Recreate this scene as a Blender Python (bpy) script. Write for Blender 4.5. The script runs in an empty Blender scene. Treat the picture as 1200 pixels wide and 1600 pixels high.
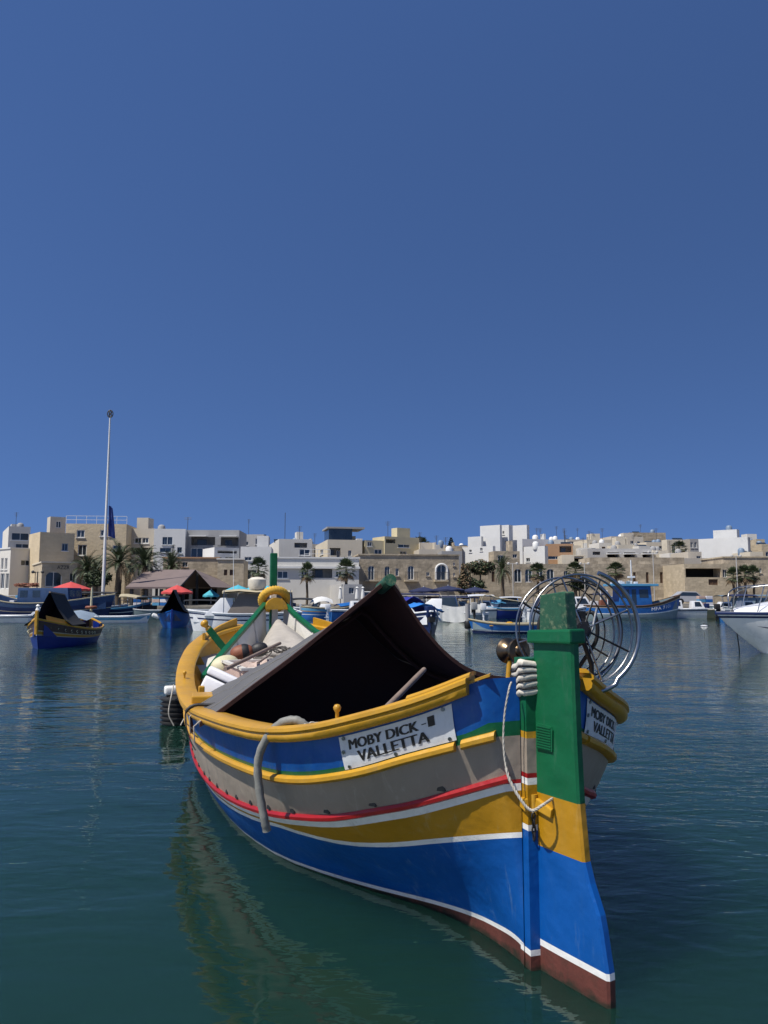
import bpy, bmesh, math, random
from mathutils import Vector, Matrix, noise
random.seed(7)
R = math.radians
scene = bpy.context.scene
COL = scene.collection

# ------------------------------------------------------------------ camera, sky, sun, exposure
CAM_H = 2.0
F = 1200.0
PITCH = math.atan(130.0 / F)
cam_data = bpy.data.cameras.new('camera')
cam = bpy.data.objects.new('camera', cam_data)
COL.objects.link(cam)
cam.location = (0, 0, CAM_H)
cam.rotation_euler = (math.pi / 2 + PITCH, 0, 0)
cam_data.sensor_fit = 'VERTICAL'
cam_data.sensor_height = 24.0
cam_data.lens = 24.0 * F / 1600.0
cam_data.clip_start = 0.05
cam_data.clip_end = 4000
scene.camera = cam

SUN_EL = R(58)
SUN_H = Vector((-0.85, -0.53)).normalized()
world = bpy.data.worlds.new('World')
scene.world = world
world.use_nodes = True
wn = world.node_tree
bg = wn.nodes['Background']
sky = wn.nodes.new('ShaderNodeTexSky')
sky.sky_type = 'NISHITA'
sky.sun_disc = False
sky.sun_elevation = SUN_EL
sky.sun_rotation = math.atan2(SUN_H.x, SUN_H.y)
sky.altitude = 2500
sky.air_density = 1.0
sky.dust_density = 0.0
sky.ozone_density = 3.5
tcw = wn.nodes.new('ShaderNodeTexCoord')
mpw = wn.nodes.new('ShaderNodeMapping')
mpw.inputs['Location'].default_value = (0, 0, 0.27)
wn.links.new(tcw.outputs['Generated'], mpw.inputs['Vector'])
wn.links.new(mpw.outputs['Vector'], sky.inputs['Vector'])
hsv = wn.nodes.new('ShaderNodeHueSaturation')
hsv.inputs['Saturation'].default_value = 1.12
hsv.inputs['Hue'].default_value = 0.507
wn.links.new(sky.outputs['Color'], hsv.inputs['Color'])
wn.links.new(hsv.outputs['Color'], bg.inputs['Color'])
bg.inputs['Strength'].default_value = 0.118

sun_data = bpy.data.lights.new('sun', 'SUN')
sun_data.energy = 5.0
sun_data.angle = R(0.53)
sun_data.color = (1.0, 0.95, 0.87)
sun = bpy.data.objects.new('sun', sun_data)
COL.objects.link(sun)
sd = Vector((SUN_H.x * math.cos(SUN_EL), SUN_H.y * math.cos(SUN_EL), math.sin(SUN_EL)))
sun.rotation_euler = sd.to_track_quat('Z', 'Y').to_euler()
sun.location = (-30, -20, 60)

vs = scene.view_settings
vs.view_transform = 'Standard'
vs.look = 'None'
vs.exposure = 0.2
vs.gamma = 1.0
vs.use_curve_mapping = False

# ------------------------------------------------------------------ helpers
def ray(u, v):
    xc = (u - 600) / F
    yc = (800 - v) / F
    d = Vector((xc, math.cos(PITCH) - yc * math.sin(PITCH), math.sin(PITCH) + yc * math.cos(PITCH)))
    return d / d.y

def at(u, v, D):
    """world point seen at photo position (u, v) and distance D"""
    d = ray(u, v)
    return Vector((d.x * D, D, CAM_H + d.z * D))

def onwater(u, v):
    d = ray(u, v)
    D = -CAM_H / d.z
    return Vector((d.x * D, D, 0))

def gx(u, D):
    return ray(u, 930).x * D

def hermite(tab):
    xs = [p[0] for p in tab]; ys = [p[1] for p in tab]
    n = len(xs)
    m = []
    for i in range(n):
        if i == 0: m.append((ys[1] - ys[0]) / (xs[1] - xs[0]))
        elif i == n - 1: m.append((ys[-1] - ys[-2]) / (xs[-1] - xs[-2]))
        else:
            h0 = xs[i] - xs[i - 1]; h1 = xs[i + 1] - xs[i]
            d0 = (ys[i] - ys[i - 1]) / h0; d1 = (ys[i + 1] - ys[i]) / h1
            m.append((d0 * h1 + d1 * h0) / (h0 + h1))
    def f(x):
        x = min(max(x, xs[0]), xs[-1])
        i = 0
        while i < n - 2 and x > xs[i + 1]: i += 1
        h = xs[i + 1] - xs[i]; t = (x - xs[i]) / h
        return ((2*t**3 - 3*t*t + 1) * ys[i] + (t**3 - 2*t*t + t) * h * m[i]
                + (-2*t**3 + 3*t*t) * ys[i + 1] + (t**3 - t*t) * h * m[i + 1])
    return f

class MB:
    """collects shapes; build() links them as ONE mesh object"""
    def __init__(self):
        self.v = []; self.f = []; self.mi = []; self.mx = None
    def add(self, verts, faces, mi=0):
        o = len(self.v)
        for p in verts:
            p = Vector(p)
            self.v.append(self.mx @ p if self.mx is not None else p)
        for q in faces:
            self.f.append([o + i for i in q]); self.mi.append(mi)
        return self
    def box(self, c, s, mi=0, M=None):
        x, y, z = s[0] / 2, s[1] / 2, s[2] / 2
        vs_ = [(sx * x, sy * y, sz * z) for sz in (-1, 1) for sy in (-1, 1) for sx in (-1, 1)]
        c = Vector(c)
        vs_ = [(M @ Vector(p) if M is not None else Vector(p)) + c for p in vs_]
        return self.add(vs_, [(0, 2, 3, 1), (4, 5, 7, 6), (0, 1, 5, 4), (2, 6, 7, 3), (0, 4, 6, 2), (1, 3, 7, 5)], mi)
    def span(self, a, b, mi=0):
        a = Vector(a); b = Vector(b)
        return self.box((a + b) / 2, [abs(q) for q in (b - a)], mi)
    def tube(self, pts, r, n=8, mi=0, closed=False, flat=1.0):
        pts = [Vector(p) for p in pts]
        rings = []
        up = None
        N = len(pts)
        for i, p in enumerate(pts):
            if closed: t = pts[(i + 1) % N] - pts[i - 1]
            else: t = pts[min(i + 1, N - 1)] - pts[max(i - 1, 0)]
            t = t.normalized() if t.length > 1e-9 else Vector((0, 0, 1))
            if up is None:
                up = Vector((0, 0, 1)) if abs(t.z) < 0.9 else Vector((1, 0, 0))
            s = t.cross(up)
            if s.length < 1e-6:
                s = t.orthogonal()
            s.normalize()
            up = s.cross(t).normalized()
            rr = r[i] if isinstance(r, (list, tuple)) else r
            rings.append([p + (s * math.cos(2 * math.pi * k / n) + up * flat * math.sin(2 * math.pi * k / n)) * rr for k in range(n)])
        self.loft(rings, closed=True, mi=mi, cap=not closed, loop=closed)
        return self
    def loft(self, rings, closed=False, mi=0, cap=False, loop=False, mis=None):
        n = len(rings[0]); verts = [p for r_ in rings for p in r_]
        faces = []; m = []
        cnt = len(rings)
        for i in range(cnt if loop else cnt - 1):
            j = (i + 1) % cnt
            for k in range(n if closed else n - 1):
                k2 = (k + 1) % n
                faces.append((i * n + k, i * n + k2, j * n + k2, j * n + k))
                m.append(mis[k] if mis else mi)
        o = len(self.v)
        self.add(verts, faces, mi)
        self.mi[-len(faces):] = m
        if cap and closed:
            self.f.append([o + k for k in range(n)][::-1]); self.mi.append(mi)
            self.f.append([o + (cnt - 1) * n + k for k in range(n)]); self.mi.append(mi)
        return self
    def lathe(self, prof, M=None, n=16, mi=0):
        rings = []
        for r_, z in prof:
            ring = [Vector((r_ * math.cos(2 * math.pi * k / n), r_ * math.sin(2 * math.pi * k / n), z)) for k in range(n)]
            rings.append([M @ p for p in ring] if M is not None else ring)
        return self.loft(rings, closed=True, mi=mi, cap=True)
    def prism(self, poly, y0, y1, mi=0, M=None):
        """poly in (x,z), extruded along y"""
        n = len(poly)
        vs_ = [Vector((p[0], y0, p[1])) for p in poly] + [Vector((p[0], y1, p[1])) for p in poly]
        if M is not None: vs_ = [M @ q for q in vs_]
        faces = [tuple(range(n)), tuple(range(2 * n - 1, n - 1, -1))]
        for k in range(n):
            k2 = (k + 1) % n
            faces.append((k, k + n, k2 + n, k2))
        return self.add(vs_, faces, mi)
    def build(self, name, mats, parent=None, smooth=None, bevel=0, seg=2, base=None, loc=None):
        me = bpy.data.meshes.new(name)
        vv = self.v
        if base is not None: vv = [p - base for p in vv]
        me.from_pydata([tuple(p) for p in vv], [], self.f)
        if not isinstance(mats, (list, tuple)): mats = [mats]
        for m in mats: me.materials.append(m)
        me.polygons.foreach_set('material_index', self.mi)
        bm = bmesh.new(); bm.from_mesh(me)
        bmesh.ops.recalc_face_normals(bm, faces=bm.faces)
        if bevel:
            bmesh.ops.bevel(bm, geom=list(bm.edges), offset=bevel, segments=seg, profile=0.6, affect='EDGES', clamp_overlap=True)
        bm.to_mesh(me); bm.free()
        if smooth is not None:
            me.polygons.foreach_set('use_smooth', [True] * len(me.polygons))
            me.set_sharp_from_angle(angle=R(smooth))
        me.update()
        o = bpy.data.objects.new(name, me)
        COL.objects.link(o)
        if parent is not None: o.parent = parent
        if loc is not None: o.location = loc
        return o

def tag(o, label=None, cat=None, group=None, kind=None):
    if label: o['label'] = label
    if cat: o['category'] = cat
    if group: o['group'] = group
    if kind: o['kind'] = kind
    return o

def empty(name, loc, rz=0, label=None, cat=None, group=None):
    o = bpy.data.objects.new(name, None)
    COL.objects.link(o)
    o.location = loc; o.rotation_euler = (0, 0, rz)
    o.empty_display_size = 0.3
    return tag(o, label, cat, group)

def copy_tree(o, parent=None):
    c = o.copy(); COL.objects.link(c); c.parent = parent
    for ch in list(o.children): copy_tree(ch, c)
    return c

# ------------------------------------------------------------------ materials
def newmat(name):
    m = bpy.data.materials.new(name); m.use_nodes = True
    return m, m.node_tree, m.node_tree.nodes['Principled BSDF']

MATS = {}
def paint(name, col, rough=0.4, var=0.12, scale=3.0, bump=0.02, bscale=40.0, metal=0.0, dirt=None, dirt_amt=0.35, spec=0.5, streak=0.0, coat=0.0, wave=0.0, scuff=None):
    """painted / plastered / metal surface: base colour with blotches, weathering and fine relief"""
    if name in MATS: return MATS[name]
    m, nt, b = newmat(name)
    N = nt.nodes; Lk = nt.links
    tc = N.new('ShaderNodeTexCoord')
    n1 = N.new('ShaderNodeTexNoise'); n1.inputs['Scale'].default_value = scale; n1.inputs['Detail'].default_value = 8; n1.inputs['Roughness'].default_value = 0.65
    Lk.new(tc.outputs['Object'], n1.inputs['Vector'])
    cr = N.new('ShaderNodeValToRGB')
    cr.color_ramp.elements[0].position = 0.32; cr.color_ramp.elements[1].position = 0.68
    lo = tuple(max(0, c * (1 - var)) for c in col); hi = tuple(min(1, c * (1 + var)) for c in col)
    cr.color_ramp.elements[0].color = (*lo, 1); cr.color_ramp.elements[1].color = (*hi, 1)
    Lk.new(n1.outputs['Fac'], cr.inputs['Fac'])
    out = cr.outputs['Color']
    if dirt is not None:
        mp = N.new('ShaderNodeMapping'); Lk.new(tc.outputs['Object'], mp.inputs['Vector'])
        mp.inputs['Scale'].default_value = (1, 1, 0.25 if streak else 1)
        n2 = N.new('ShaderNodeTexNoise'); n2.inputs['Scale'].default_value = scale * 2.7; n2.inputs['Detail'].default_value = 9; n2.inputs['Roughness'].default_value = 0.7
        Lk.new(mp.outputs['Vector'], n2.inputs['Vector'])
        mr = N.new('ShaderNodeMapRange'); mr.inputs['From Min'].default_value = 0.52; mr.inputs['From Max'].default_value = 0.75; mr.inputs['To Max'].default_value = dirt_amt
        Lk.new(n2.outputs['Fac'], mr.inputs['Value'])
        mx = N.new('ShaderNodeMix'); mx.data_type = 'RGBA'
        Lk.new(mr.outputs['Result'], mx.inputs['Factor']); Lk.new(out, mx.inputs['A']); mx.inputs['B'].default_value = (*dirt, 1)
        out = mx.outputs['Result']
    if scuff is not None:
        mp2 = N.new('ShaderNodeMapping'); Lk.new(tc.outputs['Object'], mp2.inputs['Vector']); mp2.inputs['Scale'].default_value = (9, 9, 1.6); mp2.inputs['Rotation'].default_value = (.25, .1, 0)
        n4 = N.new('ShaderNodeTexNoise'); n4.inputs['Scale'].default_value = 1.0; n4.inputs['Detail'].default_value = 12; n4.inputs['Roughness'].default_value = 0.78; n4.inputs['Distortion'].default_value = .8
        Lk.new(mp2.outputs['Vector'], n4.inputs['Vector'])
        m4 = N.new('ShaderNodeMapRange'); m4.inputs['From Min'].default_value = 0.55; m4.inputs['From Max'].default_value = 0.70; m4.inputs['To Max'].default_value = 0.55
        Lk.new(n4.outputs['Fac'], m4.inputs['Value'])
        mx4 = N.new('ShaderNodeMix'); mx4.data_type = 'RGBA'; Lk.new(m4.outputs['Result'], mx4.inputs['Factor']); Lk.new(out, mx4.inputs['A']); mx4.inputs['B'].default_value = (*scuff, 1)
        out = mx4.outputs['Result']
    Lk.new(out, b.inputs['Base Color'])
    n3 = N.new('ShaderNodeTexNoise'); n3.inputs['Scale'].default_value = bscale; n3.inputs['Detail'].default_value = 4
    Lk.new(tc.outputs['Object'], n3.inputs['Vector'])
    rr = N.new('ShaderNodeMapRange'); rr.inputs['To Min'].default_value = max(0.03, rough - 0.12); rr.inputs['To Max'].default_value = min(1, rough + 0.15)
    Lk.new(n1.outputs['Fac'], rr.inputs['Value']); Lk.new(rr.outputs['Result'], b.inputs['Roughness'])
    if bump:
        bp = N.new('ShaderNodeBump'); bp.inputs['Strength'].default_value = 0.35; bp.inputs['Distance'].default_value = bump
        Lk.new(n3.outputs['Fac'], bp.inputs['Height']); Lk.new(bp.outputs['Normal'], b.inputs['Normal'])
        if wave:
            nw = N.new('ShaderNodeTexNoise'); nw.inputs['Scale'].default_value = 3.5; nw.inputs['Detail'].default_value = 3; Lk.new(tc.outputs['Object'], nw.inputs['Vector'])
            bw_ = N.new('ShaderNodeBump'); bw_.inputs['Strength'].default_value = 0.6; bw_.inputs['Distance'].default_value = wave
            Lk.new(nw.outputs['Fac'], bw_.inputs['Height']); Lk.new(bw_.outputs['Normal'], bp.inputs['Normal'])
    b.inputs['Metallic'].default_value = metal
    b.inputs['Specular IOR Level'].default_value = spec
    b.inputs['Coat Weight'].default_value = coat
    MATS[name] = m
    return m

BLUE = paint('blue_paint', (0.0015, 0.072, 0.30), 0.38, 0.14, 2.2, 0.004, 30, dirt=(0.05, 0.14, 0.30), dirt_amt=0.2, streak=1, wave=.03, scuff=(0.10, 0.19, 0.33), spec=.3)
BAND = paint('deep_blue_paint', (0.0012, 0.064, 0.27), 0.40, 0.16, 2.5, 0.004, 30, dirt=(0.01, 0.11, 0.24), dirt_amt=0.3, wave=.03, scuff=(0.05, 0.13, 0.24), spec=.3)
GREEN = paint('green_paint', (0.005, 0.098, 0.038), 0.38, 0.12, 4, 0.004, 35, dirt=(0.015, 0.08, 0.045), dirt_amt=0.35, wave=.03, scuff=(0.05, 0.12, 0.08), spec=.3)
GREENW = paint('worn_green_paint', (0.015, 0.075, 0.038), 0.5, 0.3, 9, 0.006, 60, dirt=(0.42, 0.42, 0.25), dirt_amt=0.45)
YEL = paint('yellow_paint', (0.48, 0.255, 0.015), 0.38, 0.10, 4, 0.005, 30, dirt=(0.34, 0.22, 0.06), dirt_amt=0.4, wave=.03, scuff=(0.30, 0.20, 0.08))
YELS = paint('ochre_yellow_paint', (0.37, 0.185, 0.004), 0.38, 0.12, 2.5, 0.004, 30, dirt=(0.32, 0.20, 0.04), dirt_amt=0.35, streak=1, wave=.03, scuff=(0.36, 0.27, 0.12))
GREY = paint('warm_grey_paint', (0.27, 0.225, 0.18), 0.5, 0.08, 2.2, 0.006, 18, dirt=(0.36, 0.31, 0.25), dirt_amt=0.35, streak=1, wave=.03, scuff=(0.44, 0.40, 0.34))
RED = paint('red_paint', (0.30, 0.006, 0.008), 0.40, 0.12, 5, 0.003, 40, wave=.03, scuff=(0.24, 0.03, 0.03))
WHITE = paint('white_paint', (0.72, 0.72, 0.70), 0.4, 0.06, 5, 0.004, 40, dirt=(0.45, 0.42, 0.36), dirt_amt=0.3, wave=.03, scuff=(0.36, 0.33, 0.28))
WHITEIN = paint('white_inner_paint', (0.62, 0.60, 0.55), 0.5, 0.08, 3, 0.006, 30, dirt=(0.36, 0.33, 0.28), dirt_amt=0.35)
ANTIF = paint('red_antifouling', (0.10, 0.026, 0.018), 0.65, 0.3, 5, 0.01, 30, dirt=(0.02, 0.02, 0.010), dirt_amt=0.7)
def add_algae(m, top=0.085):
    # weed and slime line growing just above the water
    nt = m.node_tree; N = nt.nodes; Lk = nt.links; b = N['Principled BSDF']
    src = b.inputs['Base Color'].links[0].from_socket
    g = N.new('ShaderNodeNewGeometry'); sx = N.new('ShaderNodeSeparateXYZ'); Lk.new(g.outputs['Position'], sx.inputs[0])
    n = N.new('ShaderNodeTexNoise'); n.inputs['Scale'].default_value = 14; n.inputs['Detail'].default_value = 8; n.inputs['Roughness'].default_value = .7; Lk.new(g.outputs['Position'], n.inputs['Vector'])
    ma = N.new('ShaderNodeMath'); ma.operation = 'MULTIPLY_ADD'; ma.inputs[1].default_value = -0.16; Lk.new(n.outputs['Fac'], ma.inputs[0]); Lk.new(sx.outputs['Z'], ma.inputs[2])
    mr = N.new('ShaderNodeMapRange'); mr.inputs['From Min'].default_value = -0.035; mr.inputs['From Max'].default_value = -0.075; mr.inputs['To Min'].default_value = 0; mr.inputs['To Max'].default_value = .92
    Lk.new(ma.outputs[0], mr.inputs['Value'])
    mx = N.new('ShaderNodeMix'); mx.data_type = 'RGBA'; Lk.new(mr.outputs['Result'], mx.inputs['Factor']); Lk.new(src, mx.inputs['A']); mx.inputs['B'].default_value = (.013, .014, .006, 1)
    Lk.new(mx.outputs['Result'], b.inputs['Base Color'])
add_algae(ANTIF)
TARP = paint('grey_tarpaulin', (0.098, 0.096, 0.094), 0.6, 0.08, 2.5, 0.010, 14)
LINING = paint('maroon_lining', (0.042, 0.014, 0.009), 0.85, 0.15, 3, 0.008, 20)
STEEL = paint('stainless_steel', (0.36, 0.36, 0.355), 0.30, 0.3, 6, 0.001, 60, metal=1.0)
BRASS = paint('tarnished_brass', (0.22, 0.16, 0.10), 0.32, 0.25, 9, 0.002, 60, metal=1.0)
BLACK = paint('black_rubber', (0.012, 0.012, 0.013), 0.55, 0.2, 9, 0.006, 50)
DARKI = paint('dark_metal', (0.03, 0.03, 0.032), 0.45, 0.2, 9, 0.004, 60, metal=0.6)
ROPEW = paint('white_rope', (0.44, 0.41, 0.36), 0.85, 0.15, 20, 0.006, 200)
ROPEY = paint('yellow_rope', (0.55, 0.33, 0.04), 0.85, 0.2, 20, 0.006, 160)
HOSE = paint('grey_hose', (0.20, 0.20, 0.18), 0.6, 0.15, 12, 0.004, 60)
CLOTHW = paint('off_white_cloth', (0.58, 0.54, 0.46), 0.9, 0.12, 6, 0.012, 40)
CANVAS = paint('grey_canvas', (0.36, 0.33, 0.29), 0.9, 0.12, 5, 0.02, 18)
FOAM = paint('white_foam_plastic', (0.66, 0.66, 0.69), 0.55, 0.05, 6, 0.004, 60)
PLATE = paint('white_aluminium_plate', (0.58, 0.61, 0.63), 0.45, 0.06, 6, 0.006, 16, dirt=(0.30, 0.32, 0.33), dirt_amt=0.4)
INK = paint('black_ink', (0.008, 0.008, 0.009), 0.5, 0.1, 20, 0)
WOOD = paint('weathered_wood', (0.20, 0.15, 0.12), 0.75, 0.25, 8, 0.006, 40)
PINK = paint('faded_pink_plastic', (0.48, 0.35, 0.30), 0.6, 0.12, 6, 0.006, 30)
ORANGE = paint('orange_float', (0.20, 0.062, 0.028), 0.6, 0.15, 6, 0.004, 30)
CREAM = paint('cream_float', (0.56, 0.52, 0.34), 0.6, 0.1, 6, 0.004, 30)
INNERB = paint('navy_inner_paint', (0.010, 0.035, 0.12), 0.5, 0.2, 4, 0.005, 30)
DECKW = paint('deck_boards', (0.16, 0.13, 0.10), 0.8, 0.2, 6, 0.01, 40)

def water_mat():
    m, nt, b = newmat('sea_water')
    N = nt.nodes; Lk = nt.links
    N.remove(b)
    out = N['Material Output']
    geo = N.new('ShaderNodeNewGeometry')
    mp = N.new('ShaderNodeMapping'); mp.inputs['Rotation'].default_value = (0, 0, R(12)); mp.inputs['Scale'].default_value = (0.75, 1.5, 1)
    Lk.new(geo.outputs['Position'], mp.inputs['Vector'])
    na = N.new('ShaderNodeTexNoise'); na.inputs['Scale'].default_value = 0.9; na.inputs['Detail'].default_value = 3; na.inputs['Roughness'].default_value = 0.45; na.inputs['Distortion'].default_value = 0.6
    nb = N.new('ShaderNodeTexNoise'); nb.inputs['Scale'].default_value = 5.0; nb.inputs['Detail'].default_value = 3; nb.inputs['Roughness'].default_value = 0.5; nb.inputs['Distortion'].default_value = 0.4
    # gust patches: ripples are stronger in some areas of open water
    npat = N.new('ShaderNodeTexNoise'); npat.inputs['Scale'].default_value = 0.11; npat.inputs['Detail'].default_value = 2
    for t in (na, nb): Lk.new(mp.outputs['Vector'], t.inputs['Vector'])
    Lk.new(geo.outputs['Position'], npat.inputs['Vector'])
    pm = N.new('ShaderNodeMapRange'); pm.inputs['From Min'].default_value = 0.38; pm.inputs['From Max'].default_value = 0.62; pm.inputs['To Min'].default_value = 0.18; pm.inputs['To Max'].default_value = 1.0
    Lk.new(npat.outputs['Fac'], pm.inputs['Value'])
    b1 = N.new('ShaderNodeBump'); b1.inputs['Distance'].default_value = 0.10; b1.inputs['Strength'].default_value = 0.30
    Lk.new(na.outputs['Fac'], b1.inputs['Height'])
    b2 = N.new('ShaderNodeBump'); b2.inputs['Distance'].default_value = 0.022
    ms = N.new('ShaderNodeMath'); ms.operation = 'MULTIPLY'; ms.inputs[1].default_value = 0.8
    Lk.new(pm.outputs['Result'], ms.inputs[0]); Lk.new(ms.outputs[0], b2.inputs['Strength'])
    Lk.new(nb.outputs['Fac'], b2.inputs['Height']); Lk.new(b1.outputs['Normal'], b2.inputs['Normal'])
    fr = N.new('ShaderNodeFresnel'); fr.inputs['IOR'].default_value = 1.333; Lk.new(b2.outputs['Normal'], fr.inputs['Normal'])
    gl = N.new('ShaderNodeBsdfGlossy'); gl.inputs['Roughness'].default_value = 0.02; Lk.new(b2.outputs['Normal'], gl.inputs['Normal'])
    gl.inputs['Color'].default_value = (0.95, 0.96, 0.90, 1)
    df = N.new('ShaderNodeBsdfPrincipled'); df.subsurface_method = 'BURLEY'
    df.inputs['Base Color'].default_value = (0.010, 0.039, 0.030, 1); df.inputs['Subsurface Weight'].default_value = 1.0
    df.inputs['Subsurface Radius'].default_value = (1.0, 1.0, 1.0); df.inputs['Subsurface Scale'].default_value = 3.2
    df.inputs['Specular IOR Level'].default_value = 0.0; df.inputs['Roughness'].default_value = 1.0
    rf = N.new('ShaderNodeBsdfRefraction'); rf.inputs['IOR'].default_value = 1.333; rf.inputs['Color'].default_value = (0.35, 0.62, 0.55, 1); rf.inputs['Roughness'].default_value = 0.05
    Lk.new(b2.outputs['Normal'], rf.inputs['Normal'])
    mb = N.new('ShaderNodeMixShader'); mb.inputs['Fac'].default_value = 0.30
    Lk.new(df.outputs[0], mb.inputs[1]); Lk.new(rf.outputs[0], mb.inputs[2])
    mx = N.new('ShaderNodeMixShader')
    Lk.new(fr.outputs[0], mx.inputs['Fac']); Lk.new(mb.outputs[0], mx.inputs[1]); Lk.new(gl.outputs[0], mx.inputs[2])
    Lk.new(mx.outputs[0], out.inputs['Surface'])
    return m

def plane_obj(name, x0, x1, y0, y1, z, mat, kind='structure', label=None):
    mb = MB(); mb.add([(x0, y0, z), (x1, y0, z), (x1, y1, z), (x0, y1, z)], [(0, 1, 2, 3)])
    o = mb.build(name, mat); tag(o, label, None, None, kind)
    return o
WATER = water_mat()
tag(plane_obj('water', -900, 900, -300, 1500, 0.0, WATER), 'calm dark teal harbour water with small ripples')
SEABED = paint('seabed_sand', (0.010, 0.022, 0.019), 0.9, 0.3, 0.6, 0.05, 3)
tag(plane_obj('seabed', -900, 900, -300, 1500, -3.2, SEABED), 'dark seabed under the harbour water')
# ------------------------------------------------------------------ the large painted fishing boat in front
OX, OY = 0.83, 4.19
AX = Vector((-0.28612, 0.95819)); LB = 9.716
KB = 1.035   # distance estimate of the boat against the waterline
boat = empty('fishing_boat', (OX * KB, OY * KB, CAM_H * (1 - KB)), math.atan2(AX.y, AX.x),
             'big blue, yellow, green and red wooden fishing boat named MOBY DICK in the foreground', 'fishing boat')
boat.scale = (KB, KB, KB)
BM = Matrix.Translation((OX * KB, OY * KB, CAM_H * (1 - KB))) @ Matrix.Rotation(math.atan2(AX.y, AX.x), 4, 'Z') @ Matrix.Scale(KB, 4)
BI = BM.inverted()

bG = hermite([(0, .1), (.1, .27), (.22, .43), (.5, .77), (.75, .96), (1, 1.09), (1.5, 1.28), (2, 1.39), (2.8, 1.51), (4, 1.61), (5.5, 1.64), (7, 1.53), (8, 1.35), (9, .95), (9.5, .5), (LB, .1)])
bS = hermite([(0, .1), (.1, .24), (.22, .385), (.5, .71), (.75, .90), (1, 1.03), (1.5, 1.22), (2, 1.33), (2.8, 1.45), (4, 1.55), (5.5, 1.58), (7, 1.46), (8, 1.26), (9, .85), (9.5, .44), (LB, .1)])
bR = hermite([(0, .08), (.1, .17), (.22, .285), (.5, .55), (.75, .76), (1, .91), (1.5, 1.12), (2, 1.24), (2.8, 1.38), (4, 1.5), (5.5, 1.52), (7, 1.37), (8, 1.13), (9, .70), (9.5, .34), (LB, .08)])
bW = hermite([(0, .06), (.26, .09), (.5, .14), (.83, .27), (1.02, .38), (1.29, .57), (1.59, .77), (2, 1.0), (2.7, 1.22), (3.7, 1.36), (4.72, 1.41), (5.5, 1.39), (7, 1.2), (8, .92), (9, .45), (9.5, .16), (LB, .06)])
zG = hermite([(0, 1.60), (.08, 1.545), (.13, 1.512), (.34, 1.376), (.71, 1.217), (1.05, 1.133), (1.26, 1.10), (1.8, 1.05), (2.5, 1.0), (3.86, .915), (4.8, .92), (5.8, .99), (7.5, 1.20), (8.5, 1.33), (9.3, 1.43), (LB, 1.48)])
zS = hermite([(0, 1.30), (.06, 1.265), (.19, 1.2), (.38, 1.106), (.57, 1.011), (.85, .915), (1.26, .83), (1.62, .796), (2.22, .747), (3, .69), (4, .635), (5.5, .65), (7, .80), (8, .97), (LB, 1.28)])
zR = hermite([(0, 1.06), (.07, 1.03), (.35, .89), (.51, .813), (.68, .748), (.95, .655), (1.34, .57), (1.86, .483), (2.5, .405), (3.18, .35), (4.08, .32), (5.5, .36), (7, .52), (8, .70), (LB, 1.05)])
zW = hermite([(0, .155), (.13, .185), (.41, .18), (.76, .15), (1, .13), (1.6, .108), (2, .10), (2.7, .094), (3.7, .09), (6, .10), (8, .17), (LB, .25)])
zYf = hermite([(0, .77), (.06, .754), (.52, .615), (.74, .545), (1.05, .475), (1.6, .435), (1.75, .42)])
def zY(s):
    return min(zYf(s), zR(s) - 0.075) if s < 1.7 else zR(s) - 0.075
def hull_b(s, z):
    return hermite([(-.6, .04), (-.3, bW(s) * .62), (zW(s), bW(s)), (zR(s), bR(s)), (zS(s), bS(s)), (zG(s), bG(s))])(z)

SS = [.1, .12, .15, .18, .22, .27, .33, .4, .48, .57, .66, .76, .88, 1.0, 1.15, 1.3, 1.5, 1.7, 1.95, 2.2, 2.5, 2.8, 3.2, 3.6, 4, 4.4, 4.8, 5.2, 5.6, 6, 6.4, 6.8, 7.2, 7.6, 8, 8.4, 8.7, 9, 9.2, 9.4, 9.55, 9.65]
def hull_rows(s):
    g, S_, r_, y, w = zG(s), zS(s), zR(s), zY(s), zW(s)
    sg = S_ + 0.05 + 0.06 * max(0, 1 - s / 0.17)
    rows = [g + .02, g * .66 + sg * .34, g * .33 + sg * .67, sg, S_, S_ * .66 + r_ * .34, S_ * .33 + r_ * .67, r_, r_ - .022, r_ - .06]
    rows += [y, y - .028]
    rows += [y - .028 + (w - y + .028) * k for k in (.2, .4, .6, .8)] + [w, w - .028, -0.05, -.3, -.6]
    return rows
ROWMI = [0, 0, 0, 1, 2, 2, 2, 3, 4, 5, 4, 6, 6, 6, 6, 6, 4, 7, 7, 7]
hull_mats = [BAND, GREEN, GREY, RED, WHITE, YELS, BLUE, ANTIF]
mb = MB()
for side in (1, -1):
    rings = [[Vector((.085, side * .074, z)) for z in hull_rows(.09)]]
    for s in SS:
        rings.append([Vector((s, side * hull_b(s, z), z)) for z in hull_rows(s)])
    mb.loft(rings, mis=ROWMI)
mb.build('hull', hull_mats, boat, smooth=50)

# inner skin of the bulwarks
mb = MB()
for side in (1, -1):
    rings = []
    for s in SS[3:]:
        g = zG(s)
        zz = [g + .02, g - .12, g - .3, max(.35, g - .55), .34]
        rings.append([Vector((s, side * max(.01, hull_b(s, z) - (.045 if k else .0)), z)) for k, z in enumerate(zz)])
    for i in range(len(rings) - 1):
        mb.loft(rings[i:i + 2], mis=[0] * 4 if SS[3:][i] > 4.0 else [1] * 4)
mb.build('inner_planking', [YEL, INNERB], boat, smooth=50)
mb = MB()
for i in range(4, len(SS) - 1):
    s0, s1 = SS[i], SS[i + 1]
    mb.add([(s0, -hull_b(s0, .34), .35), (s1, -hull_b(s1, .34), .35), (s1, hull_b(s1, .34), .35), (s0, hull_b(s0, .34), .35)], [(0, 1, 2, 3)])
mb.build('floor_boards', INNERB, boat)
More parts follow.
